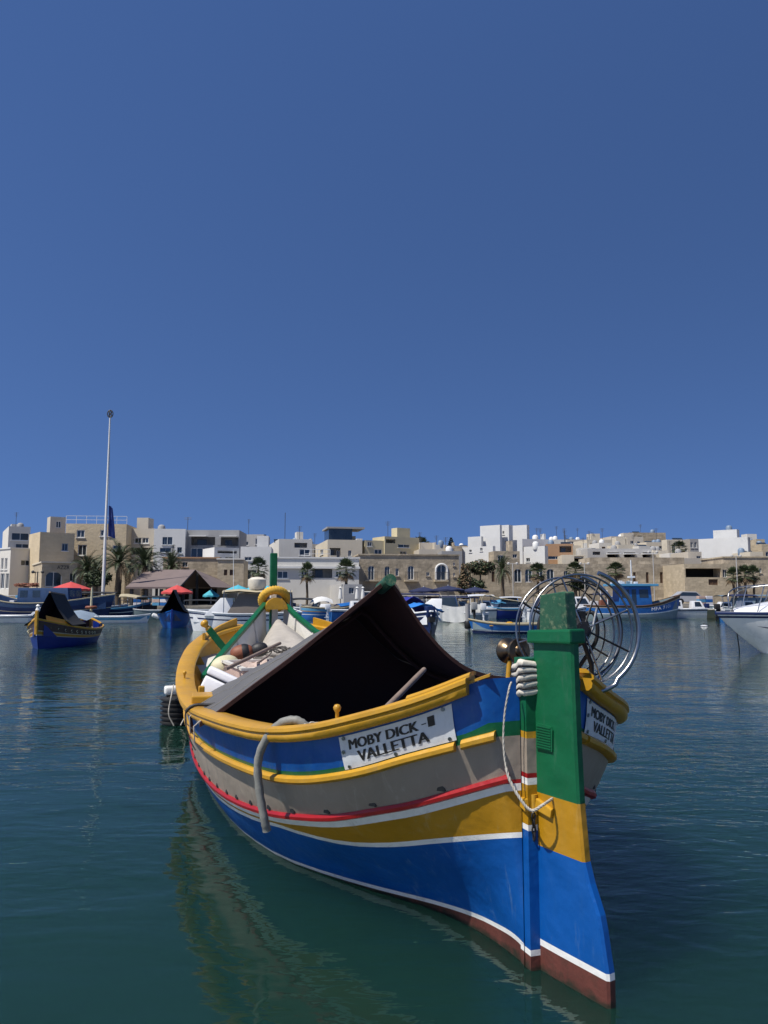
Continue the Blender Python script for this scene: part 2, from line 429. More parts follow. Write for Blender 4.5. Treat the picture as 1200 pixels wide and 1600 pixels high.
# deck amidships and foredeck
mb = MB()
ds = [4.5, 5, 5.5, 6, 6.5, 7, 7.2, 7.6, 8, 8.4, 8.8, 9.2, 9.5]
zd = lambda s: .74 if s < 7 else .74 + .36 * min(1, (s - 7) / .25)
rings = [[Vector((s, t * (hull_b(s, zd(s)) - .05), zd(s) + .03 * (1 - t * t))) for t in (-1, -.6, -.2, .2, .6, 1)] for s in ds]
mb.loft(rings)
mb.build('foredeck', WHITEIN, boat, smooth=30)

def sweep(bf, zf, prof, s0, s1, n, side, mb, mi=0, cap=True):
    rings = []
    for i in range(n + 1):
        f = i / n
        s = s0 + (s1 - s0) * (f * f * .75 + f * .25 if s1 - s0 > 2 else f)
        e = .004
        db = (bf(s + e) - bf(s - e)) / (2 * e)
        nn = math.sqrt(1 + db * db)
        rings.append([Vector((s - db / nn * o, side * (bf(s) + o / nn), zf(s) + z)) for o, z in prof])
    mb.loft(rings, closed=True, mi=mi, cap=cap)
RAIL = [(-.13, .0), (-.135, .045), (-.12, .058), (-.02, .068), (.05, .068), (.078, .055), (.080, .034), (.062, .024), (.070, .010), (.066, -.014), (.046, -.032), (.0, -.034)]
STRAKE = [(-.02, .028), (.028, .026), (.044, .010), (.042, -.012), (.025, -.026), (-.02, -.03)]
REDS = [(-.01, .026), (.018, .022), (.026, .004), (.02, -.016), (-.01, -.024)]
for side, nm in ((1, 'port'), (-1, 'starboard')):
    mb = MB(); sweep(bG, zG, RAIL, .15, 9.45, 90, side, mb)
    mb.build('gunwale_rail', YEL, boat, smooth=40)
    mb = MB(); sweep(bS, zS, STRAKE, .225, 9.5, 90, side, mb)
    mb.build('rubbing_strake', YEL, boat, smooth=40)
    mb = MB(); sweep(bS, zS, STRAKE, .085, .20, 8, side, mb)
    mb.build('rubbing_strake', YEL, boat, smooth=40)
    mb = MB(); sweep(bR, zR, REDS, .075, 9.55, 90, side, mb)
    mb.build('red_strake', RED, boat, smooth=40)
    # raised rail end
    mb = MB(); sweep(bG, lambda s: zG(s) + .060, [(-.10, 0), (-.10, .012), (-.03, .024), (.04, .024), (.06, .012), (.06, 0)], .14, .36, 10, side, mb)
    mb.build('rail_end_block', YEL, boat, smooth=40)
    # thin yellow capping between rail end and sternpost
    mb = MB(); sweep(bG, lambda s: zG(s) + .024, [(-.05, 0), (-.05, .014), (.012, .014), (.012, 0)], .085, .15, 6, side, mb)
    mb.build('capping', YEL, boat, smooth=40)

def surf(s, q, side, off=0):
    """point on the blue band: q=0 at the lower strake, 1 under the rail"""
    z = zS(s) + .035 + (zG(s) - .035 - zS(s) - .035) * q
    e = .01
    b0 = hull_b(s, z)
    db = (hull_b(s + e, z) - hull_b(s - e, z)) / (2 * e)
    dz = (hull_b(s, z + e) - hull_b(s, z - e)) / (2 * e)
    nrm = Vector((-db, 1, -dz)).normalized()
    p = Vector((s, b0, z)) + nrm * off
    return Vector((p.x, p.y * side, p.z))

def text_mesh(txt, bold=0.0):
    cu = bpy.data.curves.new('lettering', 'FONT'); cu.body = txt; cu.size = 1; cu.resolution_u = 3; cu.offset = bold
    o = bpy.data.objects.new('lettering', cu); COL.objects.link(o)
    bpy.context.view_layer.update()
    dg = bpy.context.evaluated_depsgraph_get()
    me = bpy.data.meshes.new_from_object(o.evaluated_get(dg))
    bpy.data.objects.remove(o); bpy.data.curves.remove(cu)
    bm = bmesh.new(); bm.from_mesh(me)
    bmesh.ops.triangulate(bm, faces=bm.faces)
    vs_ = [v.co.copy() for v in bm.verts]; fs_ = [[v.index for v in f.verts] for f in bm.faces]
    bm.free(); bpy.data.meshes.remove(me)
    x0 = min(v.x for v in vs_); x1 = max(v.x for v in vs_); y0 = min(v.y for v in vs_); y1 = max(v.y for v in vs_)
    return [((v.x - x0) / (x1 - x0), (v.y - y0) / (y1 - y0)) for v in vs_], fs_

def text_on(name, txt, mapf, mat, parent):
    vs_, fs_ = text_mesh(txt)
    m = MB()
    for d_ in (-.009, -.0045, 0, .0045, .009): m.add([mapf(min(1.01, max(-.01, a + d_)), b) for a, b in vs_], fs_)
    return m.build(name, mat, parent)

# arc-length table so that lettering keeps even widths
P0, P1 = .215, .71
arc = [0]; aS = [P0]
for i in range(1, 61):
    s = P0 + (P1 - P0) * i / 60
    arc.append(arc[-1] + (surf(s, .5, 1) - surf(aS[-1], .5, 1)).length); aS.append(s)
def s_at(f):
    t = f * arc[-1]
    for i in range(60):
        if arc[i + 1] >= t: return aS[i] + (aS[i + 1] - aS[i]) * (t - arc[i]) / (arc[i + 1] - arc[i])
    return P1
for side in (1, -1):
    mb = MB()
    rings = [[surf(s_at(i / 24), q, side, .006 + .0015 * math.sin(i * 1.7 + q * 5)) for q in (-.02, .1, .3, .5, .7, .85, .96)] for i in range(25)]
    mb.loft(rings)
    e0 = [[surf(s_at(i / 24), q, side, o) for o in (.006, -.004)] for i in (0,) for q in (-.02, .96)]
    pl = mb.build('name_plate', PLATE, boat, smooth=40)
    rv = (lambda a: 1 - a) if side > 0 else (lambda a: a)
    text_on('lettering', 'MOBY DICK', lambda a, b: surf(s_at(rv(.10 + .62 * a)), .53 + .30 * b, side, .0095), INK, pl)
    if side > 0:
        for (a0, a1, q0, q1) in ((.748, .785, .66, .69), (.80, .855, .55, .84)):
            mb = MB(); mb.loft([[surf(s_at(rv(a0 + (a1 - a0) * k / 3)), q, side, .0095) for q in (q0, q1)] for k in range(4)])
            mb.build('lettering', INK, pl)
    else:
        text_on('lettering', 'I', lambda a, b: surf(s_at(rv(.76 + .02 * a)), .53 + .30 * b, side, .0095), INK, pl)
    text_on('lettering', 'VALLETTA', lambda a, b: surf(s_at(rv(.17 + .62 * a)), .14 + .31 * b, side, .0095), INK, pl)
    for a, q in ((.06, .05), (.5, .045), (.95, .06), (.05, .9), (.93, .9), (.03, .5)):
        p = surf(s_at(rv(a)), q, side, .008); p2 = surf(s_at(rv(a)), q, side, .014)
        mb = MB(); mb.tube([p, p2], .011, 10); mb.build('screw', STEEL, pl, smooth=40)

# scuppers over the red strake
for side in (1, -1):
    for s in (.35, .68, 1.0, 1.34, 1.68, 2.05, 2.4, 2.7, 3.05, 3.4, 3.7, 4.1, 4.5, 4.9):
        z = zR(s) + .032; e = .01
        p = Vector((s, hull_b(s, z), z)); db = (bR(s + e) - bR(s - e)) / (2 * e)
        tdir = Vector((1, db, 0)).normalized(); nrm = Vector((-db, 1, -.3)).normalized()
        pts = [p + tdir * (.026 * math.cos(a)) + Vector((0, 0, .032 * math.sin(a))) for a in [k * math.pi / 6 for k in range(7)]]
        mb = MB(); n_ = len(pts)
        mb.add([Vector((q.x, side * q.y, q.z)) for q in [x + nrm * .009 for x in pts] + [x - nrm * .03 for x in pts]],
               [tuple(range(n_))] + [(k, k + 1, k + 1 + n_, k + n_) for k in range(n_ - 1)])
        mb.build('scupper', BLACK, boat)

# sternpost with its rag binding
mb = MB()
mb.add([(.03, -.062, -.5), (.03, .062, -.5), (.03, .062, 1.66), (.03, -.062, 1.66),
        (.12, -.07, -.5), (.12, .07, -.5), (.145, .07, 1.66), (.145, -.07, 1.66)],
       [(0, 1, 2, 3), (4, 7, 6, 5), (0, 4, 5, 1), (3, 2, 6, 7), (0, 3, 7, 4), (1, 5, 6, 2)])
sp = None
mbs = MB()
zs = [(-.5, 7), (.14, 4), (.17, 6), (.765, 4), (.795, 5), (1.0, 4), (1.035, 3), (1.06, 2), (1.24, 1), (1.275, 0), (1.66, 0)]
rings = []
for z, c in zs:
    k = (z + .5) / 2.16
    rings.append([Vector((.03, -.064, z)), Vector((.03, .064, z)), Vector((.12 + .025 * k, .072, z)), Vector((.12 + .025 * k, -.072, z))])
for i in range(len(rings) - 1):
    mbs.loft(rings[i:i + 2], closed=True, mi=[7, 4, 6, 4, 5, 4, 3, 2, 8, 9, 9][i] if i < 9 else 9)
mbs.add(rings[-1], [(0, 1, 2, 3)], 9)
sp = mbs.build('sternpost', hull_mats + [YEL, GREEN], boat)
rnd = random.Random(3)
for k in range(5):
    z = 1.49 + k * .035
    path = []
    for j in range(17):
        a = 2 * math.pi * j / 16
        cx, cy = math.cos(a), math.sin(a)
        m_ = max(abs(cx), abs(cy)); 
        path.append(Vector((.088 + .068 * cx / m_ * .98 ** k, .082 * cy / m_, z + .008 * math.sin(a * 2 + k) - .02 * (cx > 0))))
    mb = MB(); mb.tube([Vector((.088 + (p.x - .088) * .86, p.y * .88, p.z)) for p in path[:-1]], .0205, 8, closed=True)
    mb.build('rag_binding', CLOTHW, sp, smooth=60)
    if k < 4:
        mb = MB(); mb.tube([Vector((.088 + (p.x - .088) * 1.09, p.y * 1.08, p.z + .018)) for p in path[:-1]], .005, 6, closed=True)
        mb.build('lashing', BLACK, sp, smooth=60)

# rudder
RD = Vector((-.965, -.263, 0)).normalized(); RN = Vector((-.263, .965, 0)).normalized()
RM = Matrix(((RD.x, RN.x, 0, 0), (RD.y, RN.y, 0, 0), (0, 0, 1, 0), (0, 0, 0, 1)))
def rp(c, th, z): return RM @ Vector((c, th, z))
rows = [(1.752, .25, 0), (1.5, .252, 0), (1.25, .256, 0), (.962, .265, 0), (.69, .29, 1), (.595, .32, 2), (.53, .35, 2), (.467, .378, 2), (.40, .394, 2), (.33, .405, 2), (.222, .424, 2), (.19, .426, 3), (.05, .426, 4), (-.1, .42, 4), (-.45, .36, 4)]
mb = MB(); rings = []
for z, c, _ in rows:
    slope = lambda cc: 0.0
    tw = .03
    rings.append([rp(-.035, .0, z), rp(.1, 0.002, z), rp(c - .012, 0, z), rp(c, -.012, z - .0), rp(c, -.046, z), rp(c - .012, -.058, z), rp(.1, -.062, z), rp(-.035, -.06, z)])
for i in range(len(rings) - 1):
    mb.loft(rings[i:i + 2], closed=True, mi=rows[i + 1][2] if rows[i + 1][2] != rows[i][2] or True else 0)
# colour of each strip: strip below row i
mb.mi = [[0, 0, 0, 1, 2, 2, 2, 2, 2, 2, 3, 4, 4, 4][k // 8] for k in range(len(mb.mi))]
rud = mb.build('rudder', [GREEN, YELS, BLUE, WHITE, ANTIF], boat, smooth=30)
mb = MB(); mb.prism([(-.06, 1.742), (.265, 1.752), (.265, 1.828), (-.055, 1.812)], -.085, .030, 0, RM)
mb.build('cap_block', GREEN, rud, bevel=.012)
mb = MB(); mb.prism([(.02, 1.80), (.228, 1.80), (.215, 2.012), (.205, 2.02), (.03, 2.0)], -.066, .008, 0, RM)
mb.build('rudder_head', GREENW, rud, bevel=.012)
mb = MB(); mb.prism([(-.02, 1.19), (.10, 1.19), (.105, 1.30), (.095, 1.318), (-.015, 1.322)], -.002, .012, 0, RM)
for k in range(9):
    zz = 1.20 + k * .0135
    mb.box(rp(.04, .013, zz), (.105, .006, .0055), 0, RM.to_3x3())
mb.build('ridged_step', GREEN, rud)
mb = MB()
mb.prism([(-.03, .875), (.085, .855), (.095, .90), (-.02, .935)], -.002, .022, 0, RM)
mb.build('pintle_strap', YEL, rud, bevel=.006)
mb = MB(); mb.tube([rp(-.045, .012, .95), rp(-.045, .012, .845)], .022, 10)
mb.build('pintle', YEL, rud, smooth=40)
mb = MB(); mb.prism([(.02, .865), (.11, .88), (.11, .925), (.03, .93)], .058, .085)
mb.build('gudgeon_strap', YEL, sp, bevel=.006)
mb = MB()
for k in range(4):
    cz = .84 - k * .034
    mb.tube([rp(-.03, .03, cz) + Vector((.010 * math.cos(a) * (k % 2), .010 * math.cos(a) * (1 - k % 2), .022 * math.sin(a))) for a in [j * math.pi / 4 for j in range(8)]], .005, 5, closed=True)
mb.build('chain', DARKI, sp, smooth=60)

# bow post, yellow cap and rope ring
mb = MB()
rings = []
for z in (-.4, .6, 1.3, 1.95):
    o = (z + .4) / 2.35 * .06
    rings.append([Vector((9.50 + o, -.06, z)), Vector((9.50 + o, .06, z)), Vector((9.70 + o, .05, z)), Vector((9.70 + o, -.05, z))])
mb.loft(rings, closed=True, cap=True)
bp = mb.build('bow_post', GREEN, boat, bevel=.01)
mb = MB(); mb.box((9.63, 0, 2.44), (.13, .115, .58)); mb.build('post_head', GREEN, bp, bevel=.012)
mb = MB(); mb.box((9.63, 0, 2.06), (.118, .105, .22)); mb.build('white_band', WHITE, bp, bevel=.008)
rings = []
nseg = 96
cen = Vector((9.50, 0, 1.93)); TM = Matrix.Rotation(R(52), 3, 'Y')
for i in range(nseg):
    a = 2 * math.pi * i / nseg
    ring = []
    for k in range(12):
        b = 2 * math.pi * k / 12
        r_ = .072 * (1 + .12 * math.sin(34 * a / 2 * 2 + b * 2))
        ring.append(TM @ Vector(((.20 + r_ * math.cos(b)) * math.cos(a), (.205 + r_ * math.cos(b)) * math.sin(a), r_ * math.sin(b))) + cen)
    rings.append(ring)
mb = MB(); mb.loft(rings, closed=True, loop=True)
mb.build('rope_ring', ROPEY, bp, smooth=70)
mb = MB()
rings = []
for s in (9.22, 9.32, 9.44, 9.55):
    rings.append([Vector((s, .19 * math.cos(a), 1.76 + .20 * math.sin(a))) for a in [k * math.pi / 10 for k in range(11)]])
mb.loft(rings, closed=True, cap=True)
mb.build('yellow_cap', YEL, boat, smooth=40)

# washboards at the bow: white inside, green top edge
def board(pts_top, pts_bot, side):
    mb = MB()
    ri = []
    for a, b in zip(pts_top, pts_bot):
        a = Vector(a); b = Vector(b)
        o = Vector((0, .022 * side, 0))
        ri.append([a, b, b + o, a + o])
    mb.loft(ri, closed=True, cap=True)
    w = mb.build('washboard', WHITEIN, boat)
    mb = MB()
    ri = []
    for a in pts_top:
        a = Vector(a)
        ri.append([a + Vector((0, -.035 * side, -.012)), a + Vector((0, .045 * side, -.012)), a + Vector((0, .045 * side, .045)), a + Vector((0, -.035 * side, .045))])
    mb.loft(ri, closed=True, cap=True)
    mb.build('green_edge', GREEN, w, bevel=.006)
    for k in range(1, len(pts_top) - 1):
        a = Vector(pts_top[k]); b = Vector(pts_bot[k])
        mb = MB(); mb.tube([a + Vector((0, -.015 * side, -.02)), b + Vector((0, -.015 * side, 0))], .018, 6)
        mb.build('batten', WHITEIN, w)
board([(9.42, .16, 1.84), (8.7, .45, 1.61), (7.9, .80, 1.35), (7.2, 1.10, 1.12), (6.6, 1.33, .93)],
      [(9.42, .12, 1.12), (8.7, .36, 1.1), (7.9, .70, 1.06), (7.2, 1.02, .80), (6.6, 1.28, .72)], 1)
board([(9.42, -.16, 1.84), (9.0, -.30, 1.64), (8.5, -.50, 1.42), (7.8, -.86, 1.2), (7.0, -1.2, 1.0)],
      [(9.42, -.12, 1.12), (9.0, -.26, 1.1), (8.5, -.44, 1.1), (7.8, -.80, .9), (7.0, -1.15, .72)], -1)
mb = MB(); mb.box((9.40, 0, 1.45), (.05, .10, .7)); mb.build('stem_batten', WHITEIN, boat, bevel=.008)

# raised yellow bulwark boards at the bow with scooped edge
for side in (1, -1):
    rr = []
    for s in (8.05, 8.2, 8.35, 8.5, 8.7, 8.9, 9.1, 9.3):
        up = .03 + .10 * max(0, (s - 8.3)) ** 1.1 + .08 * max(0, (8.22 - s) / .17)
        b0 = bG(s) - .06
        rr.append([Vector((s, side * b0, zG(s) + .06)), Vector((s, side * (b0 - .035), zG(s) + .06)), Vector((s, side * (b0 - .035), zG(s) + .06 + up)), Vector((s, side * b0, zG(s) + .06 + up))])
    mb = MB(); mb.loft(rr, closed=True, cap=True); mb.build('bow_bulwark', YEL, boat, smooth=30)
    # leaning bollard
    a = Vector((8.0, side * .92, 1.16)); b = Vector((8.0, side * 1.19, 1.50))
    d = (b - a).normalized()
    mb = MB(); sx = Vector((1, 0, 0)); sy = d.cross(sx)
    mb.loft([[p + sx * i * .05 + sy * j * .05 for i, j in ((-1, -1), (1, -1), (1, 1), (-1, 1))] for p in (a, b)], closed=True, cap=True)
    bo = mb.build('bollard', GREEN, boat, bevel=.008)
    mb = MB(); Mq = Matrix.Translation(b) @ d.to_track_quat('Z', 'Y').to_matrix().to_4x4()
    mb.lathe([(.045, 0), (.05, .02), (.035, .035), (.035, .06), (.055, .08), (.062, .11), (.05, .14), (.02, .155)], Mq, 14)
    mb.build('bollard_knob', YEL, bo, smooth=50)
    # frames inside the bulwark
    for s in (4.75, 5.25, 5.75, 6.25, 6.75, 7.3):
        b0 = bG(s) - .05; z0 = zG(s)
        mb = MB(); mb.add([(s - .03, side * b0, z0), (s - .03, side * (b0 - .10), z0 - .02), (s - .03, side * (hull_b(s, .5) - .02), .5), (s + .03, side * b0, z0), (s + .03, side * (b0 - .10), z0 - .02), (s + .03, side * (hull_b(s, .5) - .02), .5), (s - .03, side * (hull_b(s, .5) - .3), .5), (s + .03, side * (hull_b(s, .5) - .3), .5)],
                          [(0, 1, 6, 2), (3, 5, 7, 4), (0, 3, 4, 1), (1, 4, 7, 6)])
        mb.build('frame', YEL, boat)
    # thole pins, fairlead, stanchion
    for s in (.74, 5.6):
        z0 = zG(s) + .06; y0 = side * (bG(s) - .02)
        mb = MB(); mb.lathe([(.011, 0), (.011, .045), (.020, .058), (.024, .075), (.015, .09), (.004, .093)], Matrix.Translation((s, y0, z0)), 10)
        mb.build('thole_pin', YEL, boat, smooth=50)
    mb = MB(); mb.box((4.0, side * (bG(4.0) - .10), zG(4.0) + .10), (.34, .2, .07), 0, Matrix.Rotation(R(-3) * side, 3, 'Z'))
    mb.build('fairlead_block', YEL, boat, bevel=.012)
    mb = MB(); mb.box((4.55, side * (bG(4.55) - .15), zG(4.5) - .02), (.09, .06, .34)); mb.build('stanchion', YEL, boat, bevel=.01)
    mb = MB(); mb.box((4.62, 0, .80), (.12, 2.9, .1)) if side > 0 else mb.box((4.45, 0, .62), (.05, 2.8, .5))
    mb.build('thwart', YEL if side > 0 else INNERB, boat, bevel=.008)

# tent canopy over the after part
left = [(0, 2.12), (.2, 1.965), (.404, 1.81), (.741, 1.555), (1.145, 1.262), (1.456, 1.03), (1.60, .945)]
right = [(-.078, 2.07), (-.216, 1.886), (-.379, 1.673), (-.581, 1.464), (-.786, 1.321), (-1.0, 1.252), (-1.213, 1.222), (-1.42, 1.17)]
sec0 = left[::-1] + right
ft_ = hermite([(k, p[0]) for k, p in enumerate(sec0)]); fz_ = hermite([(k, p[1]) for k, p in enumerate(sec0)])
sec = [(ft_(k / 4), fz_(k / 4)) for k in range((len(sec0) - 1) * 4 + 1)]
def tent(s, t, z):
    f = (s - 2.82) / 1.36
    return Vector((s, t * (1 + .02 * f), .93 + (z - .93) * (1 - .28 * f) + .007 * math.sin(9 * s + 5 * t) + .006 * math.sin(23 * t + 7 * s) * f + .005 * math.sin(31 * s + 11 * t) * max(0, f) + .007 * math.sin(17 * t - 13 * s) * (1 - abs(2 * f - 1)) - .03 * f * (1 - f) * 4 * (abs(t) / 1.5 < .85)))
stn = [2.82 + 1.36 * k / 24 for k in range(25)]
outer = [[tent(s, t, z) + Vector((0, 0, .008)) for t, z in sec] for s in stn]
inner = [[tent(s, t, z) - Vector((0, 0, .008)) for t, z in sec] for s in stn]
mb = MB(); mb.loft(outer, mi=0); mb.loft(inner, mi=1)
n_ = len(sec)
for A, B in ((outer[0], inner[0]), (outer[-1], inner[-1])):
    mb.loft([A, B], mi=1)
mb.loft([[o[0] for o in outer], [o[0] for o in inner]], mi=0); mb.loft([[o[-1] for o in outer], [o[-1] for o in inner]], mi=0)
# forward end of the tent drops to the deck
bot = [Vector((4.22, p.y * .98, .60)) for p in outer[-1]]
mb.loft([[p + Vector((.004, 0, -.01)) for p in outer[-1]], bot], mi=0)
mb.loft([[p - Vector((.02, 0, .012)) for p in inner[-1]], [q - Vector((.03, 0, 0)) for q in bot]], mi=1)
can = mb.build('canopy', [TARP, LINING], boat, smooth=40)
mb = MB()
edge = []
for t, z in sec:
    p = tent(2.82, t, z); edge.append([p + Vector((-.012, 0, .014)), p + Vector((.02, 0, .014)), p + Vector((.02, 0, -.026)), p + Vector((-.012, 0, -.026))])
mb.loft(edge, closed=True, cap=True); mb.build('edge_binding', LINING, can)
mb = MB(); mb.tube([(2.70, 0, 2.135), (3.0, 0, 2.06)], .055, 16); mb.build('ridge_pole', GREENW, can, smooth=40)
for s_ in (3.25, 3.75):
    mb = MB(); mb.tube([tent(s_, t, z) + Vector((0, 0, .010)) for t, z in sec], .006, 5); mb.build('seam', TARP, can, smooth=60)
for s_ in (2.88, 3.4, 3.9):
    mb = MB(); p_ = tent(s_, 1.58, .95); mb.tube([p_ + Vector((0, 0, .02)), p_ + Vector((0, .06, -.03)), p_ + Vector((0, .05, -.16)), p_ + Vector((.02, -.02, -.22))], .006, 5); mb.build('tie_cord', ROPEW, can, smooth=60)
for s in (3.7,):
    for sg, lst in ((1, left), (-1, [(0, 2.12)] + right)):
        mb = MB(); mb.tube([tent(s, t, z) - Vector((0, 0, .055)) for t, z in lst], .024, 6); mb.build('rafter', LINING, can)

# net hauler drum on the starboard quarter
AXW = Vector((.245, -.968, 0)).normalized()
far_c = at(884, 984, 4.79 * KB); near_c = at(909, 983, 4.57 * KB)
Lc = [BI @ far_c, BI @ near_c]
axl = (Lc[1] - Lc[0]).normalized()
ex = axl.cross(Vector((0, 0, 1))).normalized() * -1; ez = ex.cross(axl).normalized()
if ez.z < 0: ez = -ez
if (BM.to_3x3() @ ex).x < 0: ex = -ex
def wp(c, r_, a): return c + (ex * math.cos(a) + ez * math.sin(a)) * r_
mid = (Lc[0] + Lc[1]) / 2
mb = MB(); mb.tube([Lc[0] - axl * .06, Lc[0] + axl * .0, Lc[1] + axl * .03], .030, 12)
haul = mb.build('net_hauler', DARKI, boat, smooth=40)
for wi, c in enumerate(Lc):
    mb = MB(); mb.tube([wp(c, .322, 2 * math.pi * k / 64) for k in range(64)], .0065, 8, closed=True); mb.build('rim', STEEL, haul, smooth=60)
    mb = MB(); mb.tube([wp(c - axl * .05, .285, 2 * math.pi * k / 64) for k in range(64)], .0045, 8, closed=True); mb.build('rim', DARKI, haul, smooth=60)
    a0, a1 = (R(72), R(-88))
    mb = MB(); mb.tube([wp(c + axl * .035, .345 + .02 * (k > 24), a0 + (a1 - a0) * k / 30) for k in range(31)], .0135, 10); mb.build('guard_tube', STEEL, haul, smooth=60)
    for k in range(8):
        a = 2 * math.pi * (k + .3 + .15 * wi) / 8
        mb = MB(); mb.tube([wp(c + axl * (.02 if wi else -.02), .035, a), wp(c, .322, a)], .0065, 6); mb.build('spoke', DARKI if k % 2 else STEEL, haul, smooth=60)
rnd = random.Random(5)
mb = MB()
Mh = Matrix.Translation(Lc[0] - axl * .02) @ axl.to_track_quat('Z', 'Y').to_matrix().to_4x4()
mb.lathe([(.05, -.02), (.09, .0), (.10, .05), (.07, .06), (.11, .075), (.11, .13), (.07, .15), (.08, .19), (.05, .21), (.045, .27)], Mh, 14)
mb.box(mid + Vector((0, 0, .075)), (.12, .10, .07)); mb.box(mid + Vector((.05, .03, -.06)), (.08, .09, .1))
mb.build('hydraulic_motor', BLACK, haul, smooth=30, bevel=0)
for pts in ([mid + Vector((0, 0, .09)), mid + Vector((.1, .1, .14)), mid + Vector((.14, .16, 0)), mid + Vector((.1, .1, -.25)), mid + Vector((.05, .1, -.38))],
            [mid + Vector((.03, -.03, .06)), mid + Vector((-.06, -.1, .1)), mid + Vector((-.06, -.12, -.05)), mid + Vector((.0, -.05, -.2)), mid + Vector((.03, .05, -.36))]):
    mb = MB(); fx = [hermite([(k, p[j]) for k, p in enumerate(pts)]) for j in range(3)]
    mb.tube([Vector((fx[0](k / 6), fx[1](k / 6), fx[2](k / 6))) for k in range(25)], .012, 8); mb.build('hydraulic_hose', BLACK, haul, smooth=60)
foot = Vector((.29, -.50, zG(.29) + .07))
mb = MB(); mb.tube([mid + axl * .09 - Vector((0, 0, .02)), foot + Vector((0, 0, .12)), foot], .015, 8); mb.build('stand_leg', DARKI, haul, smooth=60)
mb = MB(); mb.tube([mid - Vector((0, 0, .03)), Vector((.55, -.42, 1.1))], .035, 8); mb.build('stand_leg', WHITE, haul, smooth=60)
mb = MB(); mb.tube([mid + axl * .12 + ex * .10 + ez * .12, mid + axl * .13 + ex * .06 - ez * .0, mid + axl * .12 + ex * .02 - ez * .07], .009, 6); mb.build('lever', STEEL, haul, smooth=60)

# brass line hauler bobbin on a yellow stand
c = BI @ at(803, 1017, 4.95 * KB)
ax2 = (BI.to_3x3() @ Vector((.42, -.90, .05))).normalized()
Mb = Matrix.Translation(c - ax2 * .07) @ ax2.to_track_quat('Z', 'Y').to_matrix().to_4x4()
mb = MB(); mb.lathe([(.02, -.02), (.078, -.015), (.082, .0), (.07, .012), (.045, .035), (.038, .06), (.045, .085), (.07, .108), (.082, .12), (.078, .135), (.04, .14), (.035, .155), (.022, .16), (.018, .175), (.004, .178)], Mb, 28)
bob = mb.build('line_hauler', BRASS, boat, smooth=50)
mb = MB(); mb.tube([c - Vector((0, 0, .06)) - ax2 * .05, Vector((c.x + .03, c.y + .07, 1.0))], .018, 10); mb.build('stand', YEL, bob, smooth=50)

# ------------------------------------------------------------------ loose things on and beside the boat
def spline(pts, n):
    pts = [Vector(p) for p in pts]
    fx = [hermite([(k, p[j]) for k, p in enumerate(pts)]) for j in range(3)]
    return [Vector(tuple(f(k * (len(pts) - 1) / n) for f in fx)) for k in range(n + 1)]

def W(p): return BM @ Vector(p)

# rope from the sternpost to the rudder, three strands laid together
pts = spline([at(799, 1066, 4.20 * KB), at(795, 1078, 4.16 * KB), at(788, 1120, 4.16 * KB), at(787, 1170, 4.15 * KB), at(794, 1212, 4.12 * KB), at(812, 1247, 4.08 * KB), at(830, 1266, 4.06 * KB), at(848, 1258, 4.04 * KB), at(863, 1248, 4.115 * KB)], 150)
mb = MB()
for st in range(3):
    path = []
    for i, p in enumerate(pts):
        t = (pts[min(i + 1, 150)] - pts[max(i - 1, 0)]).normalized()
        u = t.cross(Vector((0, 1, 0))).normalized(); v = t.cross(u)
        a = i * .55 + st * 2 * math.pi / 3
        k = .0029 if i < 70 else .0043
        path.append(p + (u * math.cos(a) + v * math.sin(a)) * k)
    mb.tube(path, [.0029 if i < 70 else .0043 for i in range(len(path))], 6)
base = pts[75].copy()
tag(mb.build('mooring_rope', ROPEW, smooth=70, base=base, loc=base), 'thin white twisted rope looping from the sternpost down to the rudder', 'rope')

# grey hose over the rail
hp = spline([(1.10, 1.00, 1.13), (1.12, 1.06, 1.19), (1.15, 1.12, 1.215), (1.22, 1.20, 1.18), (1.30, 1.28, 1.06), (1.34, 1.315, .92), (1.34, 1.30, .74), (1.33, 1.27, .58), (1.34, 1.25, .50)], 40)
mb = MB(); mb.tube([W(p) for p in hp], [.028 + .0022 * math.sin(i * 2.4) for i in range(41)], 12)
ho = mb.build('hose', HOSE, smooth=60, base=W(hp[20]), loc=W(hp[20])); tag(ho, 'grey hose hanging over the yellow rail down the side of the big boat', 'hose')
mb = MB()
rnd = random.Random(2)
for k in range(5):
    a = k * 1.25
    pp = [W((1.08 + .05 * math.cos(a + j * .7), 1.0 + .06 * math.sin(a + j * .7), 1.17 + .03 * math.sin(j * 1.3 + k))) for j in range(6)]
    mb.tube(spline(pp, 14), .006, 5)
lo = mb.build('lashing', ROPEW, ho, smooth=60); lo.location = -W(hp[20])

# black cord over the forward port rail
cp = spline([(3.35, 1.35, 1.02), (3.4, 1.5, 1.03), (3.42, 1.66, 1.0), (3.4, 1.69, .9), (3.35, 1.64, .72), (3.3, 1.60, .66)], 24)
mb = MB(); mb.tube([W(p) + Vector((0, 0, .006 * math.sin(i))) for i, p in enumerate(cp)], [.016 if i < 12 else .006 for i in range(25)], 7)
tag(mb.build('cord', BLACK, smooth=60, base=W(cp[9]), loc=W(cp[9])), 'dark cord tied over the yellow rail below the corner of the canopy', 'cord')

# oar handle poking out under the canopy
p0, p1 = at(575, 1135, 4.9 * KB), at(663, 1046, 5.7 * KB)
mb = MB(); mb.tube([p0 + (p1 - p0) * k / 6 for k in range(7)], [.022, .022, .021, .021, .02, .021, .019], 8)
tag(mb.build('wooden_oar', WOOD, smooth=50, base=p0, loc=p0), 'weathered wooden oar shaft sticking up from under the dark canopy', 'oar')

